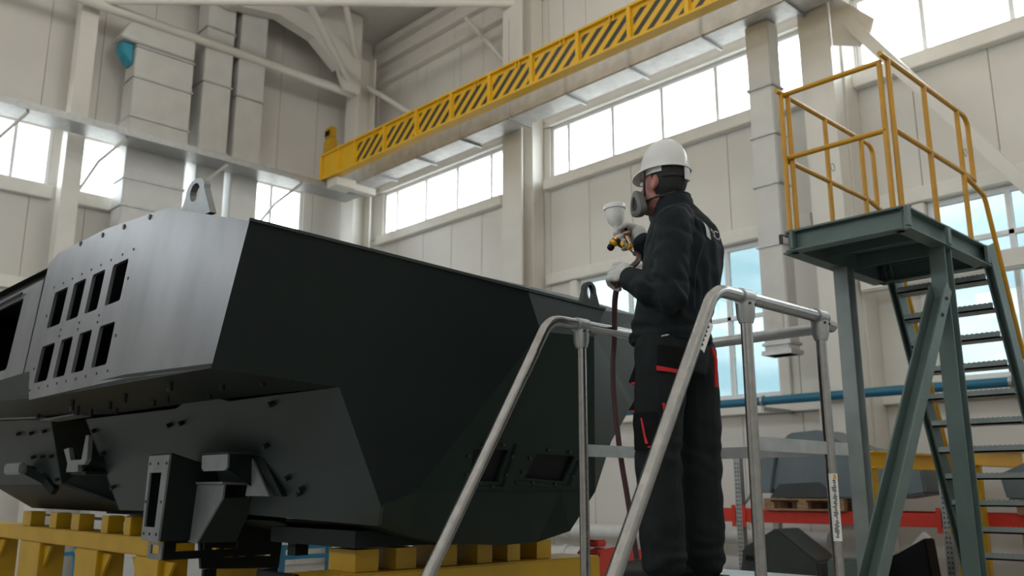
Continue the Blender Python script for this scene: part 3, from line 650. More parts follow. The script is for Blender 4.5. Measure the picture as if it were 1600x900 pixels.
# ================================================================== WORKER'S LADDER PLATFORM
ld = tag(empty('ladder_platform', (2.95, 2.16, 0)), 'aluminium ladder platform with tubular handrails under the worker', 'ladder')
RT = .0245; ZR = 2.30
def rail_path(y):
    dn = V((2.62 - 2.055, 0, 2.20 - 1.30)).normalized()
    bend = arc((2.745, y, 2.18), (-1, 0, 0), (0, 0, 1), .12, math.radians(32), math.radians(90), 8)
    start = V(bend[0]) - dn * 2.05
    return [start] + [V(b) for b in bend] + [V((3.47, y, ZR))]
for y in (2.57, 1.75):
    P('tube', rail_path(y), RT, 16).build('handrail', 'aluminium', ld, smooth=True)
    for x in (2.88, 3.45):
        P('tube', [(x, y, .05), (x, y, ZR - .05)], .0215, 14).build('post', 'aluminium', ld, smooth=True)
        m = MB(); m.tube([(x - .035, y, ZR), (x + .035, y, ZR)], .031, 16); m.tube([(x, y, ZR - .02), (x, y, ZR - .075), (x, y, ZR - .10)], 1, 14, True, [.036, .034, .026]); m.build('rail_clamp', 'galvanized', ld, smooth=True)
        for dx in (-.018, .018): P('tube', [(x + dx, y - .036, ZR - .03), (x + dx, y - .03, ZR - .03)], .005, 8).build('rivet', 'ink', ld)
    P('box', 2.9, 3.60, y - .006, y + .006, 1.735, 1.786).build('mid_rail', 'galvanized', ld)
    MB().beam((2.62, y, 1.22), (1.70, y, .05), .03, .09, (0, 1, 0)).build('stringer', 'aluminium', ld)
    P('tube', [(3.47, y, ZR), (3.50, y, ZR)], RT * 1.02, 16).build('rail_cap', 'black', ld, smooth=True)
P('tube', [(3.60, 2.57, ZR - .02), (3.60, 1.77, ZR - .02)], RT, 14).build('back_rail', 'galvanized', ld, smooth=True)
for y in (2.57, 1.77): P('tube', [(3.46, y, ZR - .01), (3.60, y, ZR - .02)], RT * .98, 14).build('rail_elbow', 'aluminium', ld, smooth=True)
P('box', 3.594, 3.606, 1.76, 2.57, 1.735, 1.786).build('mid_rail', 'galvanized', ld)
P('box', 2.60, 3.62, 1.78, 2.54, 1.20, 1.245).build('deck', 'galvanized', ld)
for k in range(4):
    z = .24 + k * .24; x = 1.70 + (z - .05) * .786; P('box', x - .09, x + .11, 1.78, 2.54, z - .015, z + .015).build('tread', 'aluminium', ld)
for y in (2.57, 1.75): P('tube', [(3.60, y, .03), (3.60, y, 1.245)], .022, 12).build('rear_leg', 'aluminium', ld, smooth=True)
# stickers on the tubes
def tube_sticker(p, d, r, half, ang0, ang1, m):
    p, d = V(p), V(d).normalized(); a = V((-.6, -.8, 0)); a = (a - d * a.dot(d)).normalized(); b = d.cross(a); vs = []; n = 8
    for i in range(n + 1):
        t = ang0 + (ang1 - ang0) * i / n; o = (a * math.cos(t) + b * math.sin(t)) * r; vs += [p + o - d * half, p + o + d * half]
    return MB().add(vs, [(2 * i, 2 * i + 2, 2 * i + 3, 2 * i + 1) for i in range(n)]).build('sticker', m, ld)
dn = (2.62 - 2.055, 0, 2.20 - 1.30)
tube_sticker((2.585, 1.75, 2.11), dn, .0252, .06, -1.1, 1.1, 'sticker')
for k, h in enumerate((-.04, -.02, .0, .018, .038)): tube_sticker(V((2.585, 1.75, 2.11)) + V(dn).normalized() * h, dn, .0256, .005, -.5 + .1 * k, .3 - .08 * (k % 2), 'ink')
tube_sticker((2.555, 2.57, 2.10), dn, .0252, .06, -1.1, 1.1, 'aluminium')
tube_sticker((3.45, 1.75, 1.53), (0, 0, 1), .0222, .13, -1.0, 1.0, 'sticker')
for k in range(34): tube_sticker((3.45, 1.75, 1.415 + k * .0068), (0, 0, 1), .0226, .0022, -.65 + random.random() * .5, .0 + random.random() * .35, 'ink')
tube_sticker((3.45, 1.75, 1.647), (0, 0, 1), .0227, .009, -.15, .45, 'brass_yellow')

# ================================================================== GREEN STAIR PLATFORM WITH YELLOW RAILS
sp_ = tag(empty('access_stair', (7.2, 2.95, 0)), 'tall green steel access platform with yellow guard rails and steep stairs', 'stairs')
X0, X1, Y0, Y1, ZD = 6.34, 7.97, 2.52, 3.42, 3.60
P('box', X0 - .02, X1 + .02, Y0 - .02, Y1 + .02, ZD, ZD + .012).build('deck_plate', 'stair_green', sp_)
for a, b in (((X0, Y0, ZD - .085), (X1, Y0, ZD - .085)), ((X0, Y1, ZD - .085), (X1, Y1, ZD - .085)), ((X0, Y0, ZD - .085), (X0, Y1, ZD - .085)), ((X1, Y0, ZD - .085), (X1, Y1, ZD - .085))):
    P('channel', a, b, .12, .165, .012).build('edge_beam', 'stair_green', sp_)
for x in (6.85, 7.4): P('box', x, x + .012, Y0 + .06, Y1 - .06, ZD - .12, ZD - .002).build('cross_rib', 'stair_green', sp_)
for x, y in ((X0 - .06, Y0 - .06), (7.02, Y0 - .062), (7.86, Y0 - .062), (X0 - .062, Y1 - .06)): P('box', x - .02, x + .045, y - .012, y + .012, ZD - .155, ZD - .012).build('stiffener', 'stair_green', sp_)
# legs
P('channel', (7.05, Y0 + .02, 0), (7.05, Y0 + .02, ZD - .17), .12, .14, .012, (1, 0, 0)).build('leg', 'stair_green', sp_)
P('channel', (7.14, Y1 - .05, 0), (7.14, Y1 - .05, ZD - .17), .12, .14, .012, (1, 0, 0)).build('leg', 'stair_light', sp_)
P('channel', (6.98, Y0 + .02, 3.10), (4.62, Y0 + .02, .05), .11, .13, .012, (0, 1, 0), 'C').build('brace', 'stair_green', sp_)
for z in (3.0, 2.86): P('tube', [(6.9 - (3.0 - z) * .8, Y0 - .055, z), (6.9 - (3.0 - z) * .8, Y0 - .03, z)], .014, 8).build('bolt', 'black_stud', sp_)
P('box', 4.35, 4.75, Y0 - .15, Y0 + .2, 0, .02).build('foot_plate', 'stair_green', sp_)
for y in (Y0 + .02, Y1 - .05): P('box', 6.9, 7.3, y - .15, y + .15, 0, .02).build('foot_plate', 'stair_green', sp_)
P('box', 7.02, 7.1, Y0 + .1, Y1 - .14, .32, .40).build('base_tie', 'stair_green', sp_)
# stairs
SL = .40
def sxz(z): return 8.02 + (3.5 - z) * SL
for y in (Y0 - .03, Y1 - .1):
    P('channel', (sxz(3.62), y, 3.62), (sxz(0), y, 0), .16, .07, .012, (0, 1, 0)).build('stringer', 'stair_green', sp_)
z = 3.37
while z > .1:
    x = sxz(z); m = MB(); m.box(x - .09, x + .11, Y0 + .01, Y1 - .14, z - .045, z - .03); m.box(x - .09, x - .078, Y0 + .01, Y1 - .14, z - .045, z + .012)
    for k in range(18):
        yy = Y0 + .02 + k * .041; m.box(x - .088, x - .082, yy, yy + .02, z + .012, z + .017)
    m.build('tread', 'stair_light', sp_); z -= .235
# yellow guard rails
RY = .021; ZT = ZD + 1.215; ZM = ZD + .64
def ypipe(name, pts, r=RY): return P('tube', pts, r, 12).build(name, 'yellow_rail', sp_, smooth=True)
e = .02
ypipe('top_rail', [(X0 + e, Y1 - e, ZT - .03), (X0 + e, Y0 + .05, ZT - .03)])
ypipe('top_rail', [(X0 - .06, Y0 + e, ZT), (X1 - .05, Y0 + e, ZT)] + arc((X1 - .05, Y0 + e, ZT - .1), (1, 0, 0), (0, 0, 1), .1, math.pi / 2, 0, 6) + [(X1 + .05, Y0 + e, ZM - .03)])
ypipe('top_rail', [(X0 - .08, Y1 - e, ZT - .02), (X1 - .05, Y1 - e, ZT - .02)] + arc((X1 - .05, Y1 - e, ZT - .12), (1, 0, 0), (0, 0, 1), .1, math.pi / 2, 0, 6) + [(X1 + .05, Y1 - e, ZM - .03)])
ypipe('mid_rail', [(X0 + e, Y1 - e, ZM - .01), (X0 + e, Y0 + .05, ZM - .01)])
ypipe('mid_rail', [(X0 + .06, Y0 + e, ZM), (X1 + .05, Y0 + e, ZM)])
ypipe('mid_rail', [(X0 + e, Y1 - e, ZM - .03), (X1 + .05, Y1 - e, ZM - .03)])
for x, y, zt in ((X0 + e, Y0 + .065, ZT - .03), (X0 + .07, Y0 + e, ZT), (7.08, Y0 + e, ZT), (7.78, Y0 + e, ZT), (X0 + e - .03, Y1 - e, ZT - .03), (X0 + e + .03, Y1 - .05, ZT - .03), (7.08, Y1 - e, ZT - .02), (7.78, Y1 - e, ZT - .02)):
    ypipe('rail_post', [(x, y, ZD + .012), (x, y, zt)])
for y in (Y0 + e, Y1 - e):
    ypipe('stair_rail', [(7.80, y, 4.22), (8.22, y, 4.14), (8.26, y, 4.08), (sxz(.9) + .42, y, .9)])
    ypipe('stair_rail_post', [(sxz(2.6), y, 2.6), (sxz(2.6) + .40, y, 2.72)]); ypipe('stair_rail_post', [(sxz(1.2), y, 1.2), (sxz(1.2) + .40, y, 1.32)])
for x, y, zz in ((7.80, Y0 - .01, 4.42), (7.08, Y1 - .06, 4.33)):
    P('tube', arc((x, y, zz), (1, 0, 0), (0, 0, 1), .035, 0, 2 * math.pi, 14), .004, 6).build('key_ring', 'galvanized', sp_)
P('box', 6.27, 6.28, 3.44, 3.47, 3.5, 3.58).build('corner_hook', 'ink', sp_)

# ================================================================== RACK AND BACKGROUND OBJECTS
rk = tag(empty('pallet_rack', (10.7, 5, 0)), 'pallet rack with red beams and perforated grey uprights by the right wall', 'rack')
for y0, y1 in ((6.55, 7.6), (3.98, 6.45), (1.3, 3.88)):
    for x in (10.26, 11.14): P('box', x, x + .05, y0, y1, 1.19, 1.34).build('beam', 'red_paint', rk, bevel=.005)
    for ye in (y0, y1 - .05): P('box', 10.245, 10.259, ye, ye + .05, 1.13, 1.40).build('beam_hook', 'red_paint', rk)
for y in (7.65, 6.5, 3.93, 1.25):
    for x in (10.26, 11.14):
        up = P('box', x, x + .09, y - .045, y + .045, 0, 2.05).build('upright', 'galvanized', rk)
        if x < 10.5:
            m = MB()
            for k in range(36):
                z = .1 + k * .052
                for dy in (-.018, .018): m.add([(x - .002, y + dy - .008, z - .011), (x - .002, y + dy + .008, z - .011), (x - .002, y + dy + .008, z + .011), (x - .002, y + dy - .008, z + .011)], [(0, 1, 2, 3)])
            m.build('punched_holes', 'ink', up)['kind'] = 'stuff'
    for z0, z1, a, b in ((.15, .75, 10.3, 11.18), (.75, 1.35, 11.18, 10.3), (1.35, 1.95, 10.3, 11.18)): MB().beam((a, y, z0), (b, y, z1), .03, .03, (0, 1, 0)).build('lacing_bar', 'galvanized', rk)
def pallet(x0, y0, z0, lb, ly=1.2, lx=.8):
    r = tag(empty('wooden_pallet', (x0 + lx / 2, y0 + ly / 2, z0)), lb, 'pallet', 'wooden pallets on the rack')
    for x in (x0, x0 + lx / 2 - .05, x0 + lx - .1):
        P('box', x, x + .1, y0, y0 + ly, z0, z0 + .02).build('runner', 'wood', r)
        for y in (y0, y0 + ly / 2 - .07, y0 + ly - .14): P('box', x, x + .1, y, y + .14, z0 + .021, z0 + .099).build('block', 'wood', r)
    for y in (y0, y0 + ly / 2 - .05, y0 + ly - .1): P('box', x0, x0 + lx, y, y + .1, z0 + .10, z0 + .12).build('stringer_board', 'wood', r)
    for k in range(5): xx = x0 + k * (lx - .1) / 4; P('box', xx, xx + .1, y0, y0 + ly, z0 + .121, z0 + .141).build('deck_board', 'wood', r)
    return r
pallet(10.20, 5.05, 1.345, 'wooden pallet on the red rack beam under the blue-grey armour part', 1.05)
pallet(10.20, 2.0, 1.345, 'wooden pallet at the right edge of the picture on the red rack', 1.2)
pt = tag(empty('armour_part', (10.6, 5.2, 1.49)), 'large blue-grey armour section lying on a rack pallet', 'armour part')
m = MB(); m.plate([(10.25, 5.85, 1.49), (10.25, 6.02, 1.62), (10.25, 5.86, 2.16), (10.25, 5.72, 2.28), (10.25, 5.35, 2.30), (10.25, 4.95, 2.10), (10.25, 4.45, 2.0), (10.25, 4.15, 1.99), (10.25, 4.12, 1.55), (10.25, 4.5, 1.49)], (.7, 0, 0)); m.build('shell', 'part_bluegrey', pt, bevel=.02)
m = MB(); m.plate([(10.20, 6.22, 1.55), (10.20, 6.12, 1.98), (10.20, 5.90, 2.0), (10.20, 6.0, 1.55)], (.5, 0, 0)); m.build('side_wing', 'part_bluegrey', pt, bevel=.01)
m = MB(); m.plate([(10.22, 6.02, 1.49), (10.22, 5.88, 1.66), (10.22, 5.35, 1.68), (10.22, 5.15, 1.50)], (.02, 0, 0)); m.build('lower_plate', 'part_dark', pt)
pt2 = tag(empty('armour_part', (10.6, 2.6, 1.49)), 'grey armour section on the pallet behind the stairs at the right edge', 'armour part')
m = MB(); m.plate([(10.25, 3.3, 1.49), (10.25, 3.35, 1.75), (10.25, 2.9, 1.95), (10.25, 2.0, 1.85), (10.25, 1.9, 1.49)], (.7, 0, 0)); m.build('shell', 'part_bluegrey', pt2, bevel=.02)
pt3 = tag(empty('armour_part', (9.6, 5.5, 0)), 'dark angular armour plate standing on the floor in front of the rack', 'armour part')
m = MB(); m.plate([(9.1, 5.9, .0), (9.1, 5.75, .95), (9.1, 5.32, 1.18), (9.1, 4.85, .85), (9.1, 4.7, 0)], (.5, 0, .0)); m.build('shell', 'part_dark', pt3, bevel=.02)
m = MB(); m.box(9.08, 9.098, 5.45, 5.7, .82, .87); m.box(9.08, 9.098, 5.2, 5.5, .62, .66); m.build('slot', 'black', pt3)
pt4 = tag(empty('armour_part', (9.3, 4.4, 0)), 'low dark green armour plate beside the dark angular one', 'armour part')
m = MB(); m.plate([(8.9, 4.68, 0), (8.9, 4.64, .90), (8.9, 4.2, .92), (8.9, 4.1, 0)], (.4, 0, 0)); m.build('shell', 'stair_green', pt4, bevel=.02)
pt5 = tag(empty('armour_part', (9.6, 3.9, 0)), 'black slanted armour plate leaning behind the stair brace', 'armour part')
m = MB(); m.plate([(9.45, 4.68, 0), (9.45, 4.55, .80), (9.45, 4.15, .95), (9.45, 3.85, 1.12), (9.45, 3.75, 0)], (.25, 0, 0)); m.build('shell', 'black', pt5, bevel=.02)
wp = tag(empty('timber_prop', (10.1, 4.1, .4)), 'pale bar leaning under the red rack beam behind the stairs', 'bar')
MB().beam((9.9, 4.55, .55), (9.9, 4.0, 1.12), .10, .08, (1, 0, 0)).build('bar', 'pipe_white', wp)
yb1 = tag(empty('lifting_beam', (8.6, 3.62, 1.5)), 'yellow steel beam on a trestle behind the green stair legs', 'beam')
P('channel', (7.80, 3.62, 1.855), (9.90, 3.62, 1.855), .14, .15, .014).build('beam', 'yellow_crane', yb1)
for x in (7.80, 9.78): P('box', x, x + .1, 3.57, 3.67, 0, 1.779).build('leg', 'yellow', yb1, bevel=.005)
yb2 = tag(empty('lifting_beam', (10, 3.6, 1.5)), 'yellow steel beam at the right edge behind the stair treads', 'beam')
P('channel', (10.0, 3.52, 1.93), (12.0 - .3, 3.55, 1.93), .14, .18, .014).build('beam', 'yellow_crane', yb2)
for x in (10.05, 11.45): P('box', x, x + .1, 3.47, 3.57, 0, 1.839).build('leg', 'yellow', yb2, bevel=.005)
jk = tag(empty('red_jack', (4.6, 4.2, 0)), 'red pallet jack on the floor behind the worker', 'jack')
m = MB(); m.plate([(4.55, 4.0, .75), (4.62, 4.0, 1.20), (4.78, 4.0, 1.22), (5.2, 4.0, 1.18), (5.3, 4.0, 1.10), (5.25, 4.0, .98), (4.9, 4.0, .95), (4.85, 4.0, .75)], (0, .2, 0)); m.build('frame', 'red_jack', jk, bevel=.012)
P('box', 4.66, 4.76, 4.05, 4.15, 1.222, 1.27).build('knob', 'red_jack', jk, bevel=.01)
P('box', 4.6, 4.8, 4.03, 4.17, .08, .749).build('mast', 'red_jack', jk, bevel=.01)
for x in (4.62, 5.1): P('tube', [(x, 4.02, .07), (x, 4.18, .07)], .07, 14).build('wheel', 'black', jk, smooth=True)
P('box', 4.6, 5.3, 4.04, 4.16, .06, .12).build('base', 'red_jack', jk)
def blue_frame(x, y, w, h, lb, cross):
    r = tag(empty('blue_trestle', (x, y, 0)), lb, 'trestle', 'blue tube trestles')
    for dx in (0, w): P('box', x + dx, x + dx + .05, y, y + .05, 0, h).build('post', 'blue_frame', r)
    for z in cross: P('box', x + .05, x + w, y + .005, y + .045, z, z + .045).build('rail', 'blue_frame', r)
    return r
blue_frame(3.80, 12.0, .21, .95, 'narrow blue tube trestle seen under the hull between the yellow legs', (.45, .80))
blue_frame(4.92, 8.6, .56, 1.03, 'wide blue tube trestle behind the yellow stand under the hull nose', (.98, .88, .45))
ypost = tag(empty('yellow_post', (8.42, 8.25, 0)), 'slim yellow post on the floor beyond the hull nose', 'post')
P('box', 8.37, 8.47, 8.2, 8.3, 0.02, 1.10).build('post', 'yellow', ypost); P('box', 8.27, 8.57, 8.1, 8.4, 0, .02).build('foot', 'yellow', ypost)
bar = tag(empty('grey_cabinet', (3.0, 15.5, 0)), 'pale grey metal cabinet by the back wall seen under the hull', 'cabinet')
P('box', 5.6, 7.6, 15.2, 15.8, 0, 1.25).build('body', 'barrel_grey', bar, bevel=.01)
for x in (5.62, 6.62): P('box', x, x + .96, 15.185, 15.199, .06, 1.2).build('door', 'barrel_grey', bar, bevel=.006)

# ================================================================== WORKER
from mathutils import noise
BASE = (2.97, 2.16, 1.247); ROT = -math.atan2(2.97, 2.16)
TP = Matrix.Translation(BASE) @ Matrix.Rotation(ROT, 4, 'Z')
def organic(name, mb, voxel, it, material, parent=None, post=None, fac=.5):
    me = bpy.data.meshes.new(name); me.from_pydata([tuple(v) for v in mb.v], [], mb.f)
    bm = bmesh.new(); bm.from_mesh(me); bmesh.ops.recalc_face_normals(bm, faces=bm.faces); bm.to_mesh(me); bm.free()
    t = bpy.data.objects.new(name, me); COL.objects.link(t)
    r = t.modifiers.new('r', 'REMESH'); r.mode = 'VOXEL'; r.voxel_size = voxel
    if it: s = t.modifiers.new('s', 'SMOOTH'); s.iterations = it; s.factor = fac
    dg = bpy.context.evaluated_depsgraph_get(); dg.update()
    nm = bpy.data.meshes.new_from_object(t.evaluated_get(dg)); bpy.data.objects.remove(t); bpy.data.meshes.remove(me)
    if post:
        nm.update(); ds = [post(v.co.copy(), v.normal.copy()) for v in nm.vertices]
        for v, d in zip(nm.vertices, ds): v.co = d
    for p in nm.polygons: p.use_smooth = True
    nm.materials.clear(); nm.materials.append(MATS[material]); nm.name = name
    o = bpy.data.objects.new(name, nm); COL.objects.link(o)
    if parent: o.parent = parent; WM[o] = TP
    else: o.location = BASE; o.rotation_euler = (0, 0, ROT); WM[o] = TP
    return o
def catmull(pts, n=6):
    pts = [V(p) for p in pts]; out = []
    for i in range(len(pts) - 1):
        p0, p1, p2, p3 = pts[max(i - 1, 0)], pts[i], pts[i + 1], pts[min(i + 2, len(pts) - 1)]
        for k in range(n):
            s = k / n; out.append(.5 * ((2 * p1) + (p2 - p0) * s + (2 * p0 - 5 * p1 + 4 * p2 - p3) * s * s + (3 * p1 - p0 - 3 * p2 + p3) * s ** 3))
    return out + [pts[-1]]
UP = V((0, 0, 1))
bf = V((-.98, .20, 0)).normalized(); bl = V((-bf.y, bf.x, 0))       # body front / left
hf = V((-.83, .55, 0)).normalized(); hl = V((-hf.y, hf.x, 0))       # head front / left
HC = V((-.004, 0, 1.622))
shL = V((.032, -.175, 1.388)); elL = V((.004, -.25, 1.088)); wrL = V((-.148, -.10, 1.188)); gL = V((-.198, -.03, 1.215))
shR = V((.105, .175, 1.42)); elR = V((.03, .33, 1.235)); wrR = V((-.105, .252, 1.44)); gR = V((-.178, .262, 1.468))
hipN = V((-.035, -.09, .90)); knN = V((-.068, -.10, .49)); anN = V((-.058, -.085, .08))
hipF = V((.075, .09, .90)); knF = V((.098, .10, .48)); anF = V((.098, .10, .08))
tors = [(.93, .0, .158, .188), (1.0, .004, .160, .195), (1.1, .024, .158, .20), (1.2, .052, .163, .205), (1.32, .068, .163, .205), (1.41, .066, .145, .18), (1.47, .05, .114, .128), (1.515, .038, .082, .092)]
# body: one continuous skin figure under the clothes
b = MB()
b.loft([((c, 0, z), bf * a * .86, bl * l * .86) for z, c, a, l in [(.84, .02, .13, .17)] + tors])
b.limb([((.045, 0, 1.48), .06), ((.03, 0, 1.58), .056), ((.02, 0, 1.62), .056)])
b.limb([(shL, .055), (elL, .043), (wrL, .03)]); b.limb([(shR, .055), (elR, .043), (wrR, .03)])
b.limb([(hipN, .085), (knN, .06), (anN, .042)]); b.limb([(hipF, .085), (knF, .06), (anF, .042)])
for a in (anN, anF): b.limb([(a - UP * .03, .04), (a - UP * .035 + bf * .14, .035)])
b.ellipsoid(HC + UP * .02 - hf * .008, (hf * .098, hl * .076, UP * .106), 24, 16)
b.ellipsoid(HC + hf * .028 - UP * .06, (hf * .062, hl * .057, UP * .060), 20, 12)
b.sphere(HC + hf * .066 - UP * .095, .026); b.limb([(HC + hf * .09 + UP * .012, .011), (HC + hf * .112 - UP * .025, .015)])
b.ellipsoid(HC + hf * .082 + UP * .028, (hf * .014, hl * .055, UP * .010))
for s in (-1, 1):
    b.ellipsoid(HC + hl * .078 * s - hf * .004 - UP * .012, (hf * .019 - hl * .006 * s, hl * .011 * s, UP * .033 - hf * .006))
person = organic('person', b, .0065, 3, 'skin')
tag(person, 'worker in dark overalls, white helmet and respirator, holding a spray gun on the ladder platform', 'person')
def loc(mb, name, m, parent=person, **k): return mb.build(name, m, parent, local=True, **k)
for s in (-1, 1):
    e = loc(P('sphere', HC + hf * .084 + hl * .032 * s + UP * .012, .0125), 'eye', 'strap_white', smooth=True)
    P('sphere', HC + hf * .0935 + hl * .032 * s + UP * .012, .006, 10, 6).build('iris', 'ink', e, local=True, smooth=True)
# jacket
j = MB()
j.loft([((c, 0, z), bf * a, bl * l) for z, c, a, l in tors] + [((.040, 0, 1.545), bf * .074, bl * .080), ((.040, 0, 1.558), bf * .072, bl * .077)])
j.loft([((.0, 0, .925), bf * .162, bl * .192), ((.0, 0, .965), bf * .167, bl * .198)])
j.limb([(shL, .082), (shL * .55 + elL * .45 + bl * .008, .075), (elL, .077), (elL * .5 + wrL * .5 - UP * .006, .072), (wrL, .053)])
j.limb([(shR, .086), (shR * .5 + elR * .5, .074), (elR, .068), (elR * .5 + wrR * .5 - UP * .004, .058), (wrR, .046)])
j.limb([(V((.058, -.09, 1.435)), .068), (V((.05, .09, 1.44)), .068)])
def fold(co, no):
    d = noise.noise(V((co.x * 9, co.y * 9, co.z * 17))) * .006 + noise.noise(co * 28 + V((3, 1, 7))) * .0022
    e = (co - elL).length
    if e < .17: d += math.sin((co - elL).dot(V((.75, .2, .62))) * 105 + noise.noise(co * 14) * 2.4) * .011 * (1 - e / .17)
    e2 = (co - (shL + V((-.02, -.03, -.09)))).length
    if e2 < .14: d += math.sin((co - shL).dot(V((.5, 0, .86))) * 80 + noise.noise(co * 12) * 3) * .008 * (1 - e2 / .14)
    if co.z < 1.06: d += math.sin(co.z * 120 + noise.noise(co * 10) * 3) * .0035 * min(1, (1.06 - co.z) / .06)
    if co.x > .10 and co.z > 1.05: d += math.sin((co.x * .8 + co.y * .9 + co.z * .55) * 60 + noise.noise(co * 8) * 3) * .0042
    return co + no * d
jac = organic('jacket', j, .0075, 2, 'jacket', person, fold)
loc(MB().loft([((.040, 0, 1.552), bf * .071, bl * .075), ((.040, 0, 1.568), bf * .069, bl * .073)]), 'collar_band', 'jacket', smooth=True)
for g, w, el in ((gL, wrL, elL), (gR, wrR, elR)):
    d = (w - el).normalized(); P('tube', [w - d * .022, w + d * .012], .051, 18).build('cuff', 'jacket', person, local=True, smooth=True)
# trousers
t = MB()
t.loft([((.004, 0, z), bf * a, bl * l) for z, a, l in ((.985, .135, .178), (.93, .142, .185), (.86, .146, .185), (.80, .13, .17))])
t.limb([(hipN, .112), (hipN * .5 + knN * .5, .103), (knN, .092), (knN * .45 + anN * .55, .089), (anN + UP * .01, .088)])
t.limb([(hipF, .112), (hipF * .5 + knF * .5 + V((.006, 0, 0)), .10), (knF, .088), (knF * .45 + anF * .55, .086), (anF + UP * .01, .084)])
def fold2(co, no):
    d = noise.noise(V((co.x * 10, co.y * 10, co.z * 12))) * .006 + noise.noise(co * 26) * .002
    for kn in (knN, knF):
        e = (co - kn).length
        if e < .2: d += math.sin(co.z * 75 + co.x * 40 + noise.noise(co * 9) * 3) * .0045 * (1 - e / .2)
    if co.z < .25: d += math.sin(co.z * 90 + noise.noise(co * 8) * 4) * .005 * (1 - co.z / .25)
    return co + no * d
tro = organic('trousers', t, .008, 2, 'trousers', person, fold2)
def bvh(o):
    return BVHTree.FromPolygons([v.co.copy() for v in o.data.vertices], [tuple(p.vertices) for p in o.data.polygons])
BT, BJ = bvh(tro), bvh(jac)
def patch(name, m, quad, tree=BT, off=.006, nu=10, nv=6, ray=V((0, 1, 0)), th=.008):   # quad: (u, z) corners, laid on the cloth from the near side
    q = [V((a, -1.0, c)) for a, c in quad]; top, botm, fs = [], [], []
    for i in range(nu + 1):
        for k in range(nv + 1):
            a = q[0].lerp(q[1], i / nu); c = q[3].lerp(q[2], i / nu); p = a.lerp(c, k / nv); h = tree.ray_cast(p, ray)
            if h[0] is None:
                h = tree.find_nearest(V((p.x, -.09, p.z)))
            n = h[1]; top.append(h[0] + n * off); botm.append(h[0] + n * (off - th))
    for i in range(nu):
        for k in range(nv): a = i * (nv + 1) + k; fs.append((a, a + nv + 1, a + nv + 2, a + 1))
    n = len(top); fs2 = fs + [tuple(x + n for x in reversed(f)) for f in fs]
    ring = [i * (nv + 1) for i in range(nu + 1)] + [nu * (nv + 1) + k for k in range(1, nv + 1)] + [i * (nv + 1) + nv for i in range(nu - 1, -1, -1)] + [k for k in range(nv - 1, 0, -1)]
    for a, c in zip(ring, ring[1:] + ring[:1]): fs2.append((a, c, c + n, a + n))
    return loc(MB().add(top + botm, fs2), name, m, smooth=True)
patch('thigh_pocket', 'pocket_black', [(-.05, .90), (.055, .885), (.06, .795), (-.055, .815)])
patch('pocket_trim', 'cloth_red', [(-.056, .818), (.052, .797), (.052, .786), (-.056, .800)], off=.010)
patch('leg_panel', 'pocket_black', [(-.15, .64), (-.06, .645), (-.055, .50), (-.15, .50)])
patch('pocket_trim', 'cloth_red', [(-.043, .675), (-.033, .675), (-.018, .575), (-.030, .575)], off=.011, nu=3)
patch('pocket_trim', 'cloth_red', [(-.122, .62), (-.117, .62), (-.098, .52), (-.106, .52)], off=.010, nu=3)
patch('pocket_trim', 'cloth_red', [(-.10, .512), (-.045, .512), (-.045, .507), (-.10, .507)], off=.010)
patch('belt_zip', 'print_white', [(-.035, .935), (-.005, .942), (-.005, .938), (-.035, .931)], off=.006, nu=4, nv=2)
hp = MB(); hp.plate([(-.13, -.10, .925), (-.06, -.13, .925), (-.058, -.14, .765), (-.172, -.12, .765), (-.148, -.10, .83)], (.0, .035, 0)); hp = loc(hp, 'holster_pocket', 'pocket_black', bevel=.004)
MB().plate([(-.160, -.123, .766), (-.115, -.13, .766), (-.125, -.128, .755), (-.155, -.123, .757)], (0, .03, 0)).build('pocket_trim', 'cloth_red', hp, local=True)
hp = MB(); hp.plate([(-.135, -.10, .72), (-.06, -.13, .72), (-.058, -.14, .655), (-.176, -.11, .655), (-.155, -.1, .69)], (.0, .03, 0)); hp = loc(hp, 'holster_pocket', 'pocket_black', bevel=.004)
MB().plate([(-.168, -.112, .656), (-.15, -.115, .656), (-.155, -.115, .648), (-.165, -.112, .65)], (0, .025, 0)).build('pocket_trim', 'cloth_red', hp, local=True)
loc(P('tube', [(.163, -.03, .91), (.175, -.03, .86), (.172, -.03, .75)], .0075, 10), 'hip_strap', 'cloth_red', smooth=True)
# boots
for a in (anN, anF):
    m = MB(); m.limb([(a - UP * .02, .058), (a - UP * .03, .058)]); m.limb([(a - UP * .035, .045), (a - UP * .035 + bf * .09, .046), (a - UP * .04 + bf * .17, .038)])
    bt = organic('boot', m, .008, 3, 'boot', person)
    MB().loft([((a.x + bf.x * .06, a.y + bf.y * .06, z), bf * .155, bl * .05) for z in (.0, .022)]).build('sole', 'black', bt, local=True)
# raised seams on the sleeve and the back of the jacket
def seam(pts, r=.0022):
    pts = catmull([V((a, -1.0, c)) for a, c in pts], 8); out = []
    for p in pts:
        h = BJ.ray_cast(p, V((0, 1, 0)))
        if h[0] is not None: out.append(h[0] + h[1] * .001)
    return P('tube', out, r, 6).build('seam', 'jacket_back', jac, local=True, smooth=True)
for q in [[(.05, 1.455), (-.02, 1.425), (-.075, 1.35), (-.10, 1.265)], [(.115, 1.43), (.145, 1.325), (.11, 1.20), (.095, 1.05)]]: seam(q)
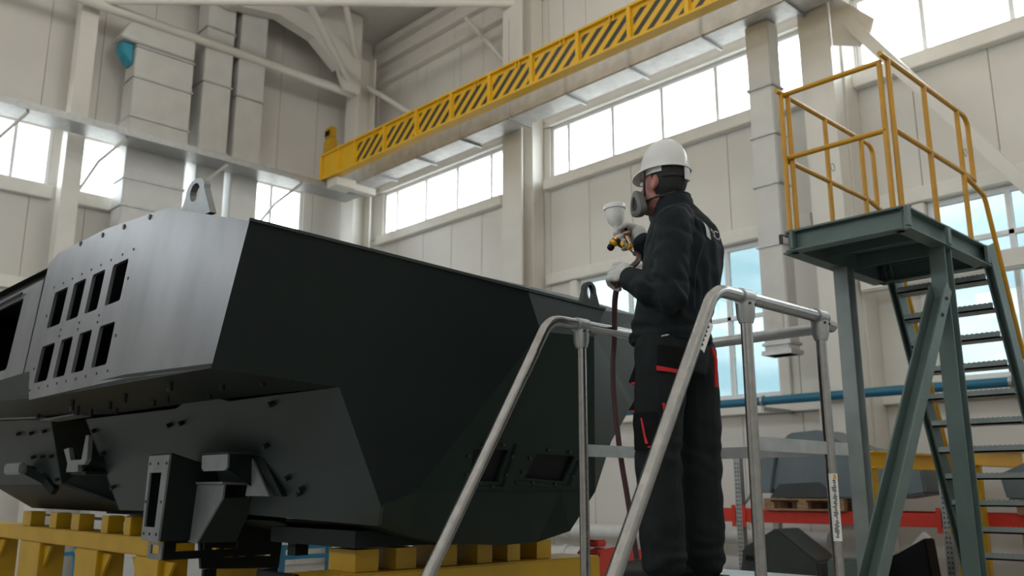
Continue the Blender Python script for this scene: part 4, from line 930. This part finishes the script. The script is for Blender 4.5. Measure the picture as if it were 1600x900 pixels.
# printed lettering across the back
def lettering(text, size, start, z, m, parent):
    cu = bpy.data.curves.new('lettering', 'FONT'); cu.body = text; cu.size = size; cu.resolution_u = 3
    to = bpy.data.objects.new('lettering', cu); COL.objects.link(to); dg = bpy.context.evaluated_depsgraph_get(); dg.update()
    me = bpy.data.meshes.new_from_object(to.evaluated_get(dg)); bpy.data.objects.remove(to)
    bm = bmesh.new(); bm.from_mesh(me); bmesh.ops.triangulate(bm, faces=bm.faces)
    for _ in range(2): bmesh.ops.subdivide_edges(bm, edges=[e for e in bm.edges if e.calc_length() > .012], cuts=1); bmesh.ops.triangulate(bm, faces=bm.faces)
    for v in bm.verts:
        p = start - bl * v.co.x; p = V((p.x, p.y, z + v.co.y)); h = BJ.ray_cast(p - bf * .6, bf)
        if h[0] is not None: v.co = h[0] + h[1] * .003
    bm.to_mesh(me); bm.free(); me.materials.append(MATS[m]); o = bpy.data.objects.new('lettering', me); COL.objects.link(o); o.parent = parent; WM[o] = TP
lettering('SCA', .052, V((.062, 0, 0)) + bl * .10, 1.345, 'print_white', jac)
def backpatch(name, m, a0, a1, z0, z1, shear, off):
    vs = []; n = 6
    for i in range(n + 1):
        for k in range(n + 1):
            p = V((.062, 0, 0)) + bl * (a0 + (a1 - a0) * i / n); z = z0 + (z1 - z0) * k / n + shear * i / n; p.z = z; h = BJ.ray_cast(p - bf * .6, bf); vs.append(h[0] + h[1] * off)
    return MB().add(vs, [(i * (n + 1) + k, (i + 1) * (n + 1) + k, (i + 1) * (n + 1) + k + 1, i * (n + 1) + k + 1) for i in range(n) for k in range(n)]).build(name, m, jac, local=True, smooth=True)
backpatch('logo_bar', 'print_white', .122, .111, 1.340, 1.405, -.012, .003)
# gloved hands
def hand(c, wrist, axis, side):
    g = 1.14
    ax = V(axis).normalized(); bk = (wrist - c); bk = (bk - ax * bk.dot(ax)).normalized(); e1 = -bk; e2 = ax.cross(e1) * side; m = MB()
    m.ellipsoid(c + bk * g*.028 + e2 * g*.027, (bk * g*.046, ax * g*.043, e2 * g*.017), 18, 12)
    m.limb([(wrist + (wrist - c).normalized() * g*.02, g*.033), (wrist, g*.031), (c + bk * g*.05 + e2 * g*.015, g*.030)])
    for i, (o, L_) in enumerate(((g*.033, 1.0), (g*.011, 1.06), (-g*.011, 1.0), (-g*.032, .86))):
        q = c + ax * o
        m.limb([(q + e2 * g*.034 + bk * g*.012, g*.0115), (q + e2 * g*.034 * 1.0 + e1 * g*.016 * L_, g*.0112), (q + e1 * g*.038 * L_ + e2 * g*.008, g*.0105), (q + e1 * g*.032 * L_ - e2 * g*.020, g*.0098), (q + e1 * g*.010 - e2 * g*.028, g*.0092)], 10)
    m.limb([(c + bk * g*.048 + ax * g*.022 + e2 * g*.010, g*.016), (c + bk * g*.022 + ax * g*.046 - e2 * g*.012, g*.0125), (c + e1 * g*.008 + ax * g*.040 - e2 * g*.032, g*.0108)], 10)
    return m
glL = organic('glove', hand(gL, wrL, (.42, .30, .86), 1), .0038, 3, 'glove', person)
glR = organic('glove', hand(gR, wrR, (-.40, -.05, .92), -1), .0038, 3, 'glove', person)
# hair and helmet
m = MB(); m.ellipsoid(HC + UP * .018 - hf * .012, (hf * .097, hl * .079, UP * .106), 28, 20)
keep = [f for f in m.f if all(((V(m.v[i]) - HC).dot(hf) < .02 or (V(m.v[i]) - HC).z > .05) and (V(m.v[i]) - HC).z > -.075 + .6 * max(0, (V(m.v[i]) - HC).dot(hf) + .02) for i in f)]
m.f = keep; loc(m, 'hair', 'hair', smooth=True)
hz = 1.680
def helmet():
    m = MB(); nu, nv = 40, 12
    def pt(k, i, sc, dz=0):
        t = 2 * math.pi * k / nu; ph = math.pi / 2 * i / nv
        r = math.cos(ph) ** .85; x = math.cos(t) * .107 * r * sc; y = math.sin(t) * .094 * r * sc; z = math.sin(ph) * .138 * sc
        rid = .004 * max(0, 1 - abs(y) / .018) * (1 if i < nv else 1)
        return HC - hf * .010 + hf * x + hl * y + V((0, 0, hz - HC.z + z + rid + dz))
    vs = []; fs = []
    for sc in (1.0, .955):
        for i in range(nv):
            for k in range(nu): vs.append(pt(k, i, sc))
        vs.append(pt(0, nv, sc))
    o2 = nu * nv + 1
    for base in (0, o2):
        for i in range(nv - 1):
            for k in range(nu): a = base + i * nu + k; b2 = base + i * nu + (k + 1) % nu; fs.append((a, b2, b2 + nu, a + nu))
        for k in range(nu): fs.append((base + (nv - 1) * nu + k, base + (nv - 1) * nu + (k + 1) % nu, base + nu * nv))
    for k in range(nu): fs.append((k, (k + 1) % nu, o2 + (k + 1) % nu, o2 + k))
    return m.add(vs, fs)
he = loc(helmet(), 'helmet', 'helmet_white', smooth=True); tag(he, 'white safety helmet')
m = MB(); vs = []; nb = 40                                # rim, wider at the front where the peak is
for k in range(nb):
    t = 2 * math.pi * k / nb; fr = max(0, math.cos(t)); ext = .008 + .036 * fr ** 1.6; drop = -.006 - .022 * fr ** 2
    c0 = HC - hf * .010 + UP * (hz - HC.z)
    for ex, dz in ((-.003, .004), (ext, drop + .002), (ext, drop - .004), (-.003, -.004)): vs.append(c0 + hf * math.cos(t) * (.107 + ex) + hl * math.sin(t) * (.094 + ex) + UP * dz)
fs = [(k * 4 + i, ((k + 1) % nb) * 4 + i, ((k + 1) % nb) * 4 + (i + 1) % 4, k * 4 + (i + 1) % 4) for k in range(nb) for i in range(4)]
m.add(vs, fs).build('helmet_rim', 'helmet_white', he, local=True, smooth=True)
def headring(a0, a1, z0, z1, r, m_, name, parent, n=20):
    mb = MB(); vs = []
    for i in range(n + 1):
        t = a0 + (a1 - a0) * i / n
        for rr, z in ((r, z0), (r, z1), (r - .005, z1), (r - .005, z0)): vs.append(HC - hf * .01 + hf * math.cos(t) * (.098 + rr) + hl * math.sin(t) * (.080 + rr) + UP * (z - HC.z))
    fs = [(i * 4 + k, i * 4 + 4 + k, i * 4 + 4 + (k + 1) % 4, i * 4 + (k + 1) % 4) for i in range(n) for k in range(4)] + [(0, 1, 2, 3), (n * 4, n * 4 + 3, n * 4 + 2, n * 4 + 1)]
    return mb.add(vs, fs).build(name, m_, parent, local=True, smooth=False)
headring(math.radians(20), math.radians(110), 1.652, 1.684, .006, 'strap_white', 'headband', he)
headring(math.radians(110), math.radians(250), 1.628, 1.684, .006, 'hair', 'headband', he)
headring(math.radians(250), math.radians(340), 1.652, 1.684, .006, 'strap_white', 'headband', he)
headring(math.radians(170), math.radians(195), 1.615, 1.668, .014, 'strap_white', 'size_adjuster', he)
# respirator
rs = MB(); rs.ellipsoid(HC + hf * .080 - UP * .062, (hf * .050, hl * .052, UP * .058), 20, 14); rs.ellipsoid(HC + hf * .112 - UP * .075, (hf * .028, hl * .026, UP * .028)); rs.limb([(HC + hf * .085 + hl * .03 - UP * .075, .026), (HC + hf * .078 + hl * .062 - UP * .085, .024)]); rs.limb([(HC + hf * .085 - hl * .03 - UP * .075, .026), (HC + hf * .078 - hl * .062 - UP * .085, .024)])
mask = organic('respirator', rs, .005, 3, 'mask_grey', person)
def cartridge(s):
    c = HC + hf * .082 + hl * .078 * s - UP * .092; n = (hl * s * .90 + hf * .38 - UP * .08).normalized(); a = (UP - n * UP.dot(n)).normalized(); b2 = n.cross(a)
    def ring(sc, d): return [c + n * d + (a * math.cos(t) * .058 + b2 * math.sin(t) * .043 * (1 - .25 * math.cos(t)) + a * .006 * math.cos(2 * t)) * sc for t in [2 * math.pi * k / 24 for k in range(24)]]
    m = MB(); rg = [ring(.55, -.022), ring(.95, -.018), ring(1.0, .0), ring(.96, .012), ring(.78, .018), ring(.55, .018), ring(.50, .008)]; vs = [p for r in rg for p in r]; k = 24
    fs = [(i * k + q, i * k + (q + 1) % k, (i + 1) * k + (q + 1) % k, (i + 1) * k + q) for i in range(len(rg) - 1) for q in range(k)] + [tuple(range(k))]
    cg = m.add(vs, fs).build('cartridge', 'mask_grey', mask, local=True, smooth=True)
    MB().add(ring(.55, .010), [tuple(range(24))]).build('filter_face', 'mask_dark', mask, local=True)
cartridge(1); cartridge(-1)
for s in (-1, 1):
    P('tube', [HC + hf * .06 + hl * .055 * s - UP * .05, HC + hf * .045 + hl * .078 * s - UP * .01, HC + hf * .035 + hl * .088 * s + UP * .045], .0045, 8).build('strap', 'mask_dark', mask, local=True)
    P('tube', [HC + hf * .06 + hl * .055 * s - UP * .075, HC + hl * .072 * s - UP * .075, HC - hf * .075 + hl * .035 * s - UP * .06, HC - hf * .09 - UP * .055], .005, 8).build('strap', 'mask_dark', mask, local=True)

# ------------------------------------------------------------------ spray gun and hose
def W(*p): return TP @ V(p)
gun = tag(empty('spray_gun', W(-.20, .25, 1.40)), 'paint spray gun with a white gravity cup in the raised gloved hand', 'spray gun')
def wb(mb): mb.v = [tuple(TP @ V(v)) for v in mb.v]; return mb
cup = wb(P('lathe', [(.0, -.004), (.012, 0), (.013, .018), (.024, .030), (.036, .045), (.043, .075), (.0455, .108)], (-.222, .25, 1.497), (-.06, 0, 1), 28)).build('cup', 'cup_white', gun, smooth=True)
wb(P('lathe', [(.047, .104), (.050, .106), (.050, .124), (.047, .128), (.012, .130), (.010, .138), (.0, .139)], (-.222, .25, 1.497), (-.06, 0, 1), 28)).build('lid', 'cup_white', cup, smooth=True)
m = MB(); m.tube([(-.165, .262, 1.492), (-.212, .252, 1.478), (-.232, .247, 1.455)], 1, 16, True, [.015, .018, .016]); m.tube([(-.221, .25, 1.50), (-.218, .25, 1.475)], .012, 14); wb(m).build('gun_body', 'gun_orange_metal', gun, smooth=True)
m = MB(); m.tube([gR + V((-.018, 0, .035)), gR + V((.004, 0, -.01)), gR + V((.028, -.004, -.062))], 1, 14, True, [.014, .0155, .014]); wb(m).build('grip', 'gun_orange_metal', gun, smooth=True)
wb(P('lathe', [(.013, 0), (.021, .004), (.021, .016), (.012, .024), (.010, .024)], (-.232, .247, 1.452), (-.55, -.05, -.83), 18)).build('air_cap', 'brass_yellow', gun, smooth=True)
wb(P('lathe', [(.012, 0), (.017, .004), (.015, .020), (.008, .026)], (-.245, .246, 1.432), (-.55, -.05, -.83), 16)).build('nozzle', 'black', gun, smooth=True)
wb(P('lathe', [(.012, 0), (.013, .02), (.009, .028)], (-.208, .245, 1.452), (.0, -.1, -1), 12)).build('fan_knob', 'black', gun, smooth=True)
wb(P('lathe', [(.013, 0), (.014, .014), (.010, .02)], (-.196, .238, 1.440), (.1, -.2, -1), 12)).build('fluid_knob', 'brass_yellow', gun, smooth=True)
wb(P('lathe', [(.012, 0), (.014, .018), (.009, .024)], (-.172, .246, 1.432), (.2, -.1, -1), 12)).build('air_knob', 'brass_yellow', gun, smooth=True)
m = MB(); m.tube([(-.205, .245, 1.488), (-.212, .240, 1.455), (-.203, .240, 1.418)], .006, 8); wb(m).build('trigger', 'black', gun, smooth=True)
m = MB(); m.tube([(-.178, .258, 1.50), (-.186, .256, 1.515)], .008, 10); wb(m).build('needle_cap', 'black', gun, smooth=True)
m = MB(); m.tube([(-.152, .257, 1.408), (-.143, .253, 1.392)], .011, 10); wb(m).build('hose_fitting', 'aluminium', gun, smooth=True)
hp_ = [(-.143, .253, 1.392), (-.125, .22, 1.372), (-.130, .12, 1.318), (-.165, .03, 1.262), (-.198, -.03, 1.215), (-.223, .03, 1.150), (-.238, .18, 1.092), (-.250, .36, 1.055), (-.259, .435, 1.00), (-.267, .45, .92), (-.266, .45, .77), (-.246, .45, .52), (-.217, .45, .31), (-.185, .45, .06), (-.17, .45, -.09), (-.15, .46, -.6), (-.10, .5, -1.1), (.05, .60, -1.215), (.4, .9, -1.225), (.9, 1.2, -1.225)]
ho_ = wb(P('tube', catmull(hp_), .0125, 12)).build('air_hose', 'hose', None, smooth=True)
tag(ho_, 'dark red air hose hanging from the spray gun over the handrail', 'hose')
